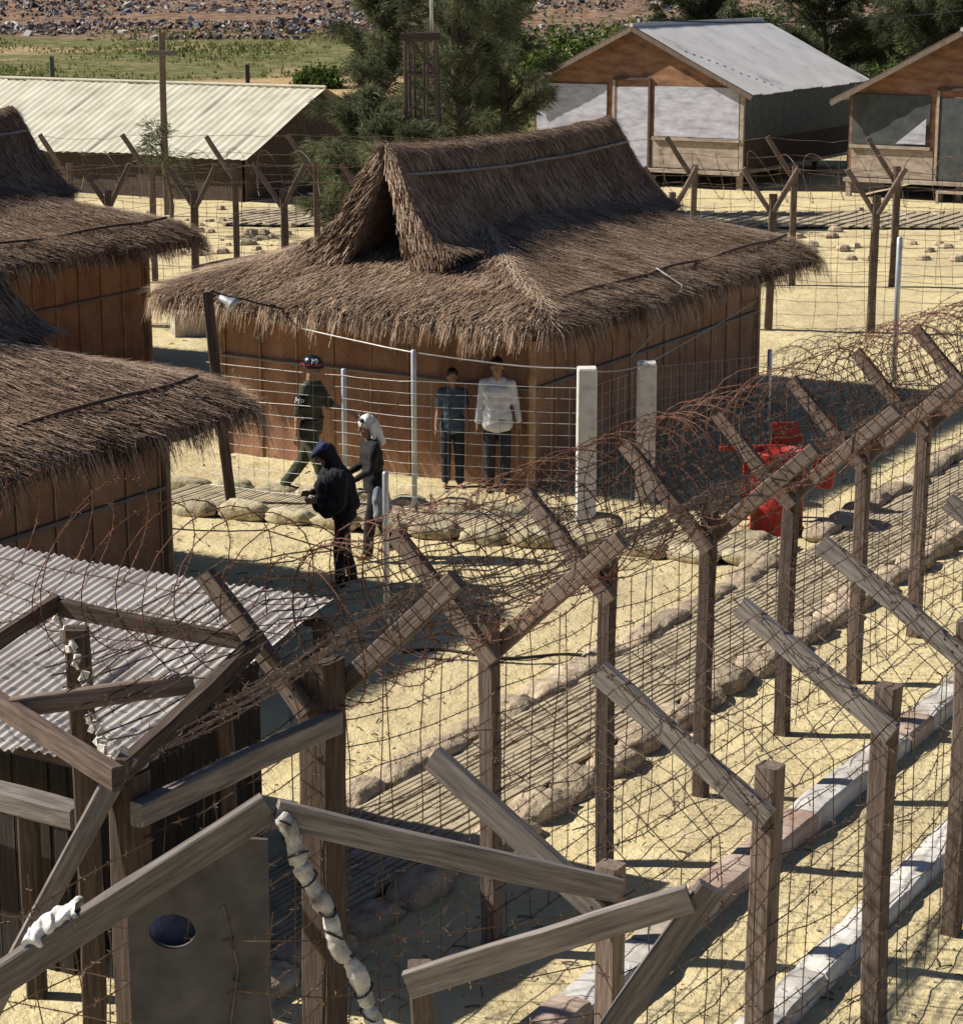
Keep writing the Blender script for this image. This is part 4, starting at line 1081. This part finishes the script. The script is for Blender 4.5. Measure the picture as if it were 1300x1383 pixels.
lt = MB()
for i in range(1500):
    y = 9.5 + 30 * rnd() ** 1.3; x = ru(-.26, .26) * y
    if noise.noise(V((x * .6, y * .6, 20))) < -.05: continue
    a_ = ru(0, 6.3); L_ = ru(.03, .14); z = terrain(x, y) + .008; q = V((math.cos(a_) * L_, math.sin(a_) * L_, ru(-.004, .02)))
    lt.tube([V((x, y, z)), V((x, y, z)) + q * .5 + V((0, 0, .008)), V((x, y, z)) + q], ru(.003, .007), 4, caps=False)
tag(lt.build('litter', BARK, None, (0, 20, 0)), 'dry twigs and straw bits lying on the sand', 'litter', kind='stuff')

# ------------------------------------------------------------------ fire point
fp = G(1047, 716); fz = 0
mb = MB(); prof = []
for (r, z) in ((.0, .0), (.305, 0), (.313, .015), (.305, .03), (.305, .28), (.316, .30), (.305, .32), (.305, .58), (.316, .60), (.305, .62), (.305, .88), (.316, .895), (.29, .91), (.275, .905), (.27, .86), (0, .86)):
    prof.append([(fp.x + r * math.cos(t * math.pi / 16), fp.y + r * math.sin(t * math.pi / 16), z) for t in range(33)])
for r_ in prof:
    for q in range(len(r_)): r_[q] = (r_[q][0], r_[q][1], r_[q][2] * 1.05)
mb.sheet(prof)
dr = tag(mb.build('water_drum', RED, None, (fp.x, fp.y, 0), True), 'red steel water drum of the fire point beside the path', 'drum')
sb = fp + V((.02, .62, 0)); st_ = empty('bucket_stand', sb, 0, 'red timber stand with a crossbar behind the red drum', 'stand')
dx = V((.97, .12, 0))
for q in (-.33, .33):
    beam('leg', sb + dx * q + V((0, 0, -.1)), sb + dx * q + V((0, 0, .98)), .07, .07, RED, st_)
beam('crossbar', sb - dx * .66 + V((0, -.05, .86)), sb + dx * .66 + V((0, -.05, .86)), .05, .06, RED, st_, (0, 0, 1))
mb = MB(); mb.box(sb + V((.14, -.0, 1.02)), (.34, .03, .26), .12); mb.build('board', RED, st_)
def bucket(c, label):
    mb = MB(); rows = []
    for (r, z) in ((0, 0), (.10, 0), (.105, .01), (.15, .30), (.157, .31), (.15, .312), (.142, .30), (.098, .02), (0, .02)):
        rows.append([(c.x + r * math.cos(t * math.pi / 12), c.y + r * math.sin(t * math.pi / 12), c.z + z) for t in range(25)])
    mb.sheet(rows); o = tag(mb.build('fire_bucket', RED, None, c, True), label, 'bucket', 'red fire buckets')
    mb = MB(); mb.tube([(c.x + .15 * math.cos(t * math.pi / 10), c.y, c.z + .29 + .14 * math.sin(t * math.pi / 10)) for t in range(11)], .006, 5)
    mb.build('handle', STEEL, o, c)
bucket(sb + dx * .64 + V((0, -.05, .36)), 'red bucket hanging from the right end of the red crossbar')

# ------------------------------------------------------------------ lamp pole and odd posts by the huts
b0 = G(316, 690); t0 = V((b0.x - .28, b0.y + .3, 2.6))
lp = empty('leaning_pole', b0, 0, 'leaning dark timber pole with a small lamp, left of the soldier', 'pole')
beam('pole', b0 - V((0, 0, .2)), t0, .12, .11, WOODD, lp)
mb = MB(); lc = t0 + V((.24, -.06, -.10)); mb.tube([lc + V((-.09, 0, .05)), lc, lc + V((.05, -.01, -.03)), lc + V((.09, -.02, -.06))], [.03, .05, .085, .09], 12); mb.build('lamp_head', STEEL, lp, smooth=True)
mb = MB(); mb.tube([t0 + V((0, 0, -.1)), t0 + V((.12, -.03, -.02)), lc + V((-.08, 0, .05))], .012, 6); mb.build('bracket', CABLE, lp)
mb = MB(); mb.tube(span([t0 + V((.05, -.05, .02)), hut_pt(hut1, (-HX - .1, HY - 1.4, 2.0))], .02, 6), .012, 5); mb.build('cable', CABLE, lp)
mb = MB(); a = G(384, 416, 2.10); mb.tube([a, G(376, 428, 1.98), G(362, 440, 1.87), G(346, 457, 1.71)], .018, 6)
tag(mb.build('hanging_rope', CONC, None, a), 'pale rope end hanging below the eave of the middle hut', 'rope')
mb = MB(); p = G(262, 452); mb.box((p.x, p.y, .17), (.75, .5, .40), .3); mb.box((p.x, p.y, .395), (.70, .46, .05), .3)
tag(mb.build('concrete_block', CONC, None, (p.x, p.y, 0)), 'low concrete block on the sand behind the nearest hut', 'block')
p = G(86, 508); mb = MB(); mb.tube([(p.x, p.y, -.2), (p.x, p.y, 1.35), (p.x, p.y, 1.37)], [.05, .05, .04], 10)
tag(mb.build('white_pipe_post', WHITEP, None, (p.x, p.y, 0), True), 'short white pipe post before the hut at upper left', 'post')
p = G(1197, 520); 
mb = MB(); mb.tube([(p.x + .1, p.y, -.2), (p.x + .1, p.y, 2.3), (p.x + .1, p.y, 2.32)], [.045, .045, .03], 10)
tag(mb.build('steel_post', STEEL, None, (p.x + .1, p.y, 0), True), 'tall thin steel post on the sand at the right', 'post')

# ------------------------------------------------------------------ sheds in the background
def barrack(loc, label, wid, depth, he, hr, dark):
    """gable front on the local -x side, ridge along local x; local y = left"""
    root = empty('wooden_barrack', loc, AZ, label, 'shed', 'wooden barracks behind the back fence')
    w = wid; fl = .55; mid = w / 2
    # front wall in boards
    def front(name, y0, y1, z0, z1, mat, x=-.02, t=.03):
        mb = MB(); mb.box((x, (y0 + y1) / 2, (z0 + z1) / 2), (t, y1 - y0, z1 - z0)); return mb.build(name, mat, root)
    mb = MB(); zf = lambda y: he + (hr - he) * (1 - abs(y - mid) / mid) - .06
    pts = [(0, 0, fl), (0, w, fl), (0, w, zf(w)), (0, mid, zf(mid)), (0, 0, zf(0))]
    mb.add(pts + [(x + .04, y, z) for x, y, z in pts], [(4, 3, 2, 1, 0), (5, 6, 7, 8, 9)] + [(i, (i + 1) % 5, (i + 1) % 5 + 5, i + 5) for i in range(5)])
    mb.build('front_wall', PLY, root, (0, mid, fl))
    front('lower_panel', .1, w * .42, fl + .02, fl + .82, PLYP); front('lower_panel', w * .62, w - .1, fl + .02, fl + .82, PLYP)
    d0, d1 = w * .44, w * .60
    front('door', d0, d1, fl + .02, he - .1, SCREEN if dark else PLAST, -.03)
    for y in (d0 - .04, d1 + .04): front('door_frame', y - .04, y + .04, fl, he + .1, WOODD if y < d1 else PLYP, -.045, .06)
    front('door_frame', d0 - .08, d1 + .08, he + .1, he + .18, WOODD, -.045, .06)
    for (y0, y1) in ((.1, w * .41), (w * .64, w - .1)):
        mb = MB(); z0, z1 = fl + .95, he - .05; rows = []
        for i in range(9):
            row = []
            for j in range(13):
                y = y0 + (y1 - y0) * j / 12; z = z0 + (z1 - z0) * i / 8
                row.append((-.05 - .035 * abs(noise.noise(V((y * 2.2 + loc[0], z * 3, 1)))) , y, z))
            rows.append(row)
        mb.sheet(rows); mb.sheet([[(-.022, p[1], p[2]) for p in reversed(r)] for r in rows])
        mb.build('window_cover', SCREEN if dark else PLAST, root, smooth=True)
        front('window_sill', y0 - .05, y1 + .05, fl + .84, fl + .93, PLYP, -.07, .12)
        if dark:
            mb = MB(); mb.add([(-.12, y0 + .08, fl + 1.0), (-.12, y0 + .95, fl + 1.0), (-.12, y0 + .08, fl + 1.72), (-.105, y0 + .08, fl + 1.0), (-.105, y0 + .95, fl + 1.0), (-.105, y0 + .08, fl + 1.72)], [(0, 2, 1), (3, 4, 5), (0, 1, 4, 3), (1, 2, 5, 4), (2, 0, 3, 5)])
            mb.build('screen_flap', PLAST, root)
    # side walls, floor, posts
    for y in (0, w):
        mb = MB(); mb.box((depth / 2, y, fl + .42), (depth, .05, .84)); mb.build('side_wall', WOODD, root)
        mb = MB(); mb.box((depth / 2, y, fl + .84 + (he - fl - .9) / 2), (depth, .035, he - fl - .92)); mb.build('side_screen', SCREEN, root)
    mb = MB(); mb.box((depth, mid, (fl + he) / 2), (.05, w, he - fl)); mb.build('back_wall', WOODD, root)
    mb = MB(); mb.box((depth / 2 - .1, mid, fl - .06), (depth + .3, w + .1, .1)); mb.build('floor', PLYP, root)
    for x in (0, depth * .33, depth * .66, depth):
        for y in (.05, mid, w - .05):
            mb = MB(); mb.box((x, y, fl / 2 - .2), (.14, .14, fl + .2)); mb.build('stilt', WOODD if x else PLYP, root)
    mb = MB(); mb.box((-.3, d0 + .3, .28), (.5, 1.2, .06)); mb.box((-.3, d0 - .25, .12), (.5, .06, .3)); mb.box((-.3, d0 + .85, .12), (.5, .06, .3)); mb.build('step', PLYP, root)
    front('corner_post', -.06, .06, 0, he - .05, PLYP, -.03, .1)
    # roof
    ov = .45; sl = (hr - he) / mid
    for sgn in (-1, 1):
        mb = MB(); a = V((-ov, mid, hr)); dn = V((0, sgn * (mid + ov), -sl * (mid + ov)))
        corrugated(mb, a if sgn < 0 else a, V((1, 0, 0)), dn, depth + 2 * ov, dn.length, .16, .018, 0, 8, .03); mb.build('roof', GALVR, root, a, True)
        b = MB(); e = a + dn
        Mx = Matrix.Rotation(-sgn * math.atan(sl) , 3, 'X')
        b.box((a + e) / 2 + V((0.02, 0, -.09)), (.03, dn.length - .02, .13), M=Matrix.Rotation(math.atan2(dn.z, dn.y) if sgn > 0 else math.atan2(-dn.z, -dn.y), 3, 'X')); b.build('barge_board', WOOD, root)
    mb = MB(); mb.tube([(-ov, mid, hr + .02), (depth + ov, mid, hr + .02)], .06, 6); mb.build('ridge_cap', GALVR, root)
    return root
barrack((7.65, 66, 0), 'zinc roofed wooden barrack with pale plastic over its windows behind the back fence', 6.9, 9.2, 3.02, 4.72, False)
barrack((7.65 + E2.x * -9.9 + .0, 66 + E2.y * -9.9 + 0, 0), 'wooden barrack at the right edge with dark window screens and a torn corner', 6.6, 10, 2.95, 4.72, True)

lb = empty('long_shed', (-6.5, 62, 0), AZ, 'long low shed with a pale sheet roof beyond the back fence at upper left', 'shed')
mb = MB(); a = V((4.05, -.0, 2.98)); dn = V((-4.05, 0, -1.76)); corrugated(mb, a, V((0, 1, 0)), dn, 13.2, dn.length, .30, .013, 0, 6, .05); mb.build('roof', PALER, lb, a, True)
mb = MB(); dn2 = V((4.05, 0, -1.76)); corrugated(mb, a + V((.02, 0, 0)), V((0, 1, 0)), dn2, 13.2, dn2.length, .30, .013, 0, 6, .05); mb.build('roof', PALER, lb, a, True)
for x in (.35, 7.75):
    mb = MB(); mb.box((x, 6.6, .6), (.06, 12.4, 1.4)); mb.build('wall', WOODD, lb)
for y in (.3, 12.8):
    mb = MB(); pts = [(.4, y, 0), (7.7, y, 0), (7.7, y, 1.25), (4.05, y, 2.8), (.4, y, 1.25)]
    mb.add(pts + [(p[0], p[1] + .05, p[2]) for p in pts], [(0, 1, 2, 3, 4), (9, 8, 7, 6, 5)] + [(i, (i + 1) % 5, (i + 1) % 5 + 5, i + 5) for i in range(5)]); mb.build('gable_wall', WOODD, lb)
mb = MB(); mb.tube([(4.05, 0, 3.03), (4.05, 13.2, 3.03)], .05, 6); mb.build('ridge_cap', PALER, lb)

# ------------------------------------------------------------------ poles, tower
p = V((-8.3, 59, 0)); cp = empty('cross_pole', p, 0, 'wooden pole with a short crossbar standing before the long pale roof', 'pole')
beam('pole', p - V((0, 0, .2)), p + V((0, 0, 4.75)), .16, .16, WOOD, cp); beam('crossbar', p + V((-.4, -.1, 4.25)), p + V((.4, -.1, 4.22)), .12, .08, WOODG, cp, (0, 0, 1))
for (u, v, h, lab) in ((72, 108, 1.15, 'grey stump post in the field above the left end of the long roof'), (335, 92, .9, 'small dark post in the grass above the right half of the long roof')):
    p = G(u, v); p.y = min(p.y, 112); p.x = (u - 650) / FPX * (p.y * .9716 + 1.4); z = terrain(p.x, p.y)
    o = beam('post', V((p.x, p.y, z - .3)), V((p.x, p.y, z + h)), .2, .2, WOODG if u < 100 else WOODD, None); tag(o, lab, 'post')
tc = V((-1.4, 52, 0)); tw = empty('lattice_tower', tc, 0, 'spindly wooden lattice tower with a thin mast in front of the feathery trees', 'tower')
for sx in (-1, 1):
    for sy in (-1, 1): beam('leg', tc + V((sx * .46, sy * .46, -.2)), tc + V((sx * .34, sy * .34, 4.85)), .085, .085, POSTM, tw)
for z in (1.0, 2.0, 3.0, 4.0, 4.75):
    r = .45 - .024 * z
    for (a, b) in (((-r, -r), (r, -r)), ((-r, r), (r, r)), ((-r, -r), (-r, r)), ((r, -r), (r, r))):
        beam('girt', tc + V((a[0], a[1], z)), tc + V((b[0], b[1], z + ru(-.05, .05))), .06, .05, POSTM, tw, (0, 0, 1))
    if z < 4.5:
        s_ = 1 if int(z) % 2 else -1
        beam('brace', tc + V((-s_ * r, -r - .03, z)), tc + V((s_ * r, -r - .03, z + .95)), .05, .04, POSTM, tw); beam('brace', tc + V((-s_ * r, r, z)), tc + V((s_ * r, r, z + .95)), .05, .04, POSTM, tw)
for k in range(5): beam('deck_board', tc + V((-.45, -.4 + .2 * k, 4.84)), tc + V((.45, -.4 + .2 * k, 4.86)), .16, .04, WOODD, tw, (0, 0, 1))
for (ux, uy) in ((-.16, -.3), (.1, .2), (.2, -.25), (-.3, .1)): beam('upright', tc + V((ux * 1.2, uy, 0)), tc + V((ux * .9, uy * .8, 4.8 + ru(-.1, .25))), .06, .06, WOOD, tw)
mb = MB(); mb.tube([tc + V((.27, -.1, 4.6)), tc + V((.24, -.1, 6.9))], .04, 8); mb.build('mast', STEEL, tw, smooth=True)

# ------------------------------------------------------------------ trees and plants
def needle(mb, p, d, L, w, t):
    s_ = d.cross(V((ru(-1, 1), ru(-1, 1), ru(-1, 1))))
    if s_.length < 1e-4: return
    s_.normalize(); m_ = p + d * (L * .5) + s_ * 0; e = p + d * L + V((0, 0, -L * .25))
    mb.add([p + s_ * w * .5, p - s_ * w * .5, m_ - s_ * w, e, m_ + s_ * w], [(0, 1, 2, 3, 4)], 0, t)
def casuarina(loc, h, rad, label, n_br=52, dens=1.0, sd=0, low=.12, mat=LEAFD, nl=.26, nw=.0075, cat='tree', name='feathery_tree', group='feathery trees behind the huts'):
    random.seed(100 + sd)
    x, y = loc[0], loc[1]; z0 = terrain(x, y) + (loc[2] if len(loc) > 2 else 0)
    root = empty(name, (x, y, z0), 0, label, cat, group); o = V((x, y, z0))
    tr = MB(); pts = []; rs = []
    lean = V((ru(-.04, .04), ru(-.04, .04), 0))
    for i in range(9):
        f = i / 8; pts.append(o + lean * h * f + V((.12 * math.sin(f * 5 + sd), .1 * math.cos(f * 4 + sd), h * f * .96 - .2))); rs.append(max(.02, .028 * h * (1 - f) ** .8))
    tr.tube(pts, rs, 8)
    fo = MB()
    for b in range(n_br):
        f = low + (1 - low) * (b + rnd()) / n_br; base = o + lean * h * f + V((0, 0, h * f * .95))
        az = ru(0, 2 * math.pi); prof = math.sin(math.pi * min(1, (f - low) / (1 - low) * .78 + .2)) ** .7
        L = rad * prof * ru(.55, 1.18); el = ru(.15, .75) + .5 * f
        d = V((math.cos(az) * math.cos(el), math.sin(az) * math.cos(el), math.sin(el)))
        bp_ = [base]; q = base.copy(); dd = d.copy()
        for s_ in range(7):
            q = q + dd * (L / 7); bp_.append(q.copy()); dd = (dd + V((ru(-.16, .16), ru(-.16, .16), -.05 + ru(-.1, .1)))).normalized()
        tr.tube(bp_, [max(.008, .010 * h * (1 - f) * (1 - k / 8) + .008) for k in range(8)], 5, caps=False)
        ct = ru(-.22, .22)
        for k in range(1, 8):
            for c in range(int(3.4 * dens * (1 + k * .16))):
                q = bp_[k] + V((ru(-.25, .25), ru(-.25, .25), ru(-.2, .25))) * (.35 + L * .16)
                cd = (q - bp_[k] + dd * .3); cd = cd.normalized() if cd.length > 1e-3 else dd
                for m_ in range(int(24 * dens)):
                    nd = (cd + V((ru(-1, 1), ru(-1, 1), ru(-.9, 1.0))) * .8).normalized()
                    needle(fo, q + V((ru(-.12, .12), ru(-.12, .12), ru(-.1, .1))), nd, nl * ru(.6, 1.3), nw * ru(.7, 1.3), min(1, max(0, .42 + ct + ru(-.28, .28))))
    tr.build('trunk', BARK, root, o, True); fo.build('crown', mat, root, o + V((0, 0, h * .3)))
    return root
casuarina((-.6, 57), 7.6, 2.0, 'largest feathery dark tree directly behind the lattice tower', 50, .86, 1)
casuarina((.8, 59.5), 7.2, 1.7, 'feathery dark tree rising behind the ridge of the middle hut, right of the tower', 40, .8, 2)
casuarina((-2.9, 60), 6.6, 1.8, 'slim feathery tree left of the lattice tower', 46, .9, 3)
casuarina((-2.75, 51.5), 3.5, 1.35, 'low feathery tree hiding the gable of the long pale shed', 40, .95, 4, .08)
casuarina((-1.6, 49), 2.9, 1.3, 'small feathery tree just above the hut ridge at the foot of the tower', 34, .9, 5, .08)
casuarina((-7.7, 54.5), 2.6, .9, 'thin small sapling before the long pale shed beside the cross pole', 10, .38, 6, .45)
casuarina((13.2, 87), 8.0, 3.4, 'feathery tree behind the zinc roof of the left barrack', 54, 1.1, 7, .1, nl=.36, nw=.012)
casuarina((17.0, 84), 8.6, 3.6, 'dark feathery tree between the roofs of the two barracks', 60, 1.2, 8, .08, nl=.36, nw=.012)
casuarina((21.3, 88), 8.5, 3.6, 'dark feathery tree at the upper right edge above the far barrack', 56, 1.1, 9, .08, nl=.36, nw=.012)
casuarina((9.0, 93), 6.2, 3.0, 'feathery tree rising over the ridge of the left barrack', 48, 1.0, 10, .1, nl=.36, nw=.012)
casuarina((-.4, 84), 6.0, 3.0, 'far feathery tree showing dimly through the tower', 44, 1.0, 15, .1, nl=.36, nw=.012)
def shrub(loc, r, h, label, sd, n=2600, mat=LEAFL, ls=.13, group='green shrubs in the far field'):
    random.seed(500 + sd); x, y = loc; z0 = terrain(x, y); o = V((x, y, z0)); root = empty('shrub', o, 0, label, 'shrub', group)
    st = MB(); fo = MB(); cl = []
    for i in range(22):
        c = o + V((ru(-1, 1) * r, ru(-.7, .7) * r, ru(.2, 1) * h)); k = math.hypot((c.x - x) / r, (c.y - y) / r)
        c.z = z0 + (c.z - z0) * max(.25, 1 - .55 * k * k); cl.append((c, ru(.25, .5) * h, ru(-.25, .25)))
        st.tube([o + V((ru(-.1, .1), ru(-.1, .1), -.1)), o.lerp(c, .6) + V((0, 0, .1)), c], [.05, .03, .01], 5)
    for i in range(n):
        c, s_, t = random.choice(cl); d = V((random.gauss(0, 1), random.gauss(0, 1), random.gauss(0, .8))); p = c + d * s_ * .5
        needle(fo, p, V((ru(-1, 1), ru(-1, 1), ru(-.6, .9))).normalized(), ls * ru(1, 2), ls * ru(.25, .45), min(1, max(0, .45 + t + ru(-.25, .25))))
    st.build('stem', BARK, root, o); fo.build('foliage', mat, root, o)
for i, (u, D, r, h, lab) in enumerate((
        (775, 108, 2.4, 2.6, 'wide bright green shrub right of the feathery trees'), (845, 116, 2.2, 2.4, 'round green shrub above the left eave of the left barrack'),
        (430, 108, 1.0, 1.0, 'small dark shrub standing alone in the grass left of the feathery trees'), (905, 124, 2.6, 2.8, 'dark green shrub behind the ridge of the left barrack'),
        (660, 122, 2.4, 2.4, 'pale shrub glimpsed behind the feathery trees'), (1120, 112, 3.0, 2.6, 'yellowish green shrub above the zinc roof of the left barrack'),
        (1010, 128, 2.6, 2.6, 'shrub on the slope behind the middle of the zinc roof'), (1270, 124, 3.4, 3.4, 'broad shrub in the upper right corner'))):
    shrub(((u - 650) / FPX * (D * .97 + 1), D), r, h, lab, i, ls=.16)
random.seed(77)
# grass of the field
gm = MB()
for i in range(34000):
    y = 84 + 76 * rnd() ** 1.2; x = ru(-.27, .27) * y; nz = noise.noise(V((x * .09, y * .06, 2)))
    if nz < -.16 + ru(-.2, .2) or math.hypot(x + 8.5, y - 108) < 8: continue
    z = terrain(x, y); h = ru(.08, .30) * (1 + .8 * max(0, nz)); t = min(1, max(0, .45 - .6 * nz + ru(-.3, .3)))
    for k in range(2):
        d = V((ru(-.6, .6), ru(-.6, .6), 1)).normalized(); s_ = V((ru(-1, 1), ru(-1, 1), 0)); s_ = s_.normalized() * ru(.03, .09) if s_.length > .01 else V((.05, 0, 0))
        p = V((x + ru(-.15, .15), y + ru(-.15, .15), z - .03))
        gm.add([p - s_, p + s_, p + d * h], [(0, 1, 2)], 0, t)
tag(gm.build('grass', GRASSM, None, (0, 120, 0)), 'rough green grass of the far field', 'grass', kind='stuff')
# rubbish dump on the far slope
RB = [simple('scrap_white', [(.34, .31, .28), (.52, .49, .45)], 2, 0), simple('scrap_grey', [(.10, .09, .09), (.20, .18, .17)], 2, 0), simple('scrap_dark', [(.02, .018, .02), (.06, .05, .05)], 2, 0),
      simple('scrap_brown', [(.16, .1, .07), (.28, .18, .13)], 2, 0), simple('scrap_blue', [(.10, .14, .24), (.2, .25, .36)], 2, 0)]
rb = MB()
for i in range(20000):
    y = 148 + 62 * rnd(); x = ru(-.26, .26) * y; u = 650 + FPX * x / y
    dn = noise.noise(V((x * .07, y * .09, 4)))
    if u > 500 and rnd() < .45: continue
    if dn < -.12 + ru(-.15, .15) and y < 172: continue
    s_ = ru(.05, .24) * (1.9 if rnd() < .10 else 1); z = terrain(x, y) + ru(0, .5) * max(0, dn + .3)
    M_ = Matrix.Rotation(ru(0, 6.3), 3, 'Z') @ Matrix.Rotation(ru(-.6, .6), 3, 'X') @ Matrix.Rotation(ru(-.6, .6), 3, 'Y')
    rb.box((x, y, z), (s_ * ru(.6, 2.2), s_ * ru(.5, 1.2), s_ * ru(.3, 1.1)), m=random.choices(range(5), (3, 4, 5, 4, .5))[0], M=M_)
tag(rb.build('rubble', RB, None, (0, 170, 3)), 'heaps of scrap and rubble on the far slope', 'rubble', kind='stuff')
# pale stones behind the back fence
sb_ = MB()
for i in range(520):
    x = ru(-11, 14); y = random.choice((52, 57)) + random.gauss(0, 1.3)
    if i % 3 == 0: y = 75 + ru(-3, 6); x = ru(-4, 6)
    s_ = ru(.05, .2); sb_.ball((x, y, terrain(x, y) + s_ * .2), (s_ * ru(.8, 1.6), s_, s_ * .6), Matrix.Rotation(ru(0, 3), 3, 'Z'), 6, 4)
tag(sb_.build('stones', BAGO, None, (0, 55, 0)), 'pale loose stones on the sand behind the back fence', 'stones', kind='stuff')
# overhead wire between the barracks
mb = MB(); mb.tube(span([V((4.9, 67.2, 4.9)), V((16, 72, 5.2)), V((26, 70, 5.6))], .35, 12, 0), .02, 4)
tag(mb.build('overhead_wire', CABLE, None, (4.9, 67.2, 4.9)), 'thin overhead wire strung above the barrack roofs', 'wire')


# ------------------------------------------------------------------ light
EL = R(40); to_sun = V((-.992 * math.cos(EL), .125 * math.cos(EL), math.sin(EL))).normalized()
sd_ = bpy.data.lights.new('sun', 'SUN'); sd_.energy = 5.0; sd_.angle = R(.5); sd_.color = (1, .94, .84)
so = bpy.data.objects.new('sun', sd_); C.objects.link(so); so.rotation_mode = 'QUATERNION'; so.rotation_quaternion = to_sun.to_track_quat('Z', 'Y'); so.location = (-20, 20, 40)
wd = bpy.data.worlds.new('World'); S.world = wd; wd.use_nodes = True
nt = wd.node_tree; sk = nt.nodes.new('ShaderNodeTexSky'); sk.sky_type = 'NISHITA'; sk.sun_disc = False
sk.air_density = .5; sk.dust_density = .3; sk.ozone_density = 1.6; sk.sun_elevation = EL; sk.sun_rotation = math.atan2(to_sun.x, to_sun.y)
bg = nt.nodes['Background']; bg.inputs[1].default_value = .068; nt.links.new(sk.outputs[0], bg.inputs[0])
S.view_settings.view_transform = 'Standard'; S.view_settings.look = 'None'; S.view_settings.exposure = .42; S.view_settings.gamma = 1
S.cycles.max_bounces = 4; S.cycles.diffuse_bounces = 1
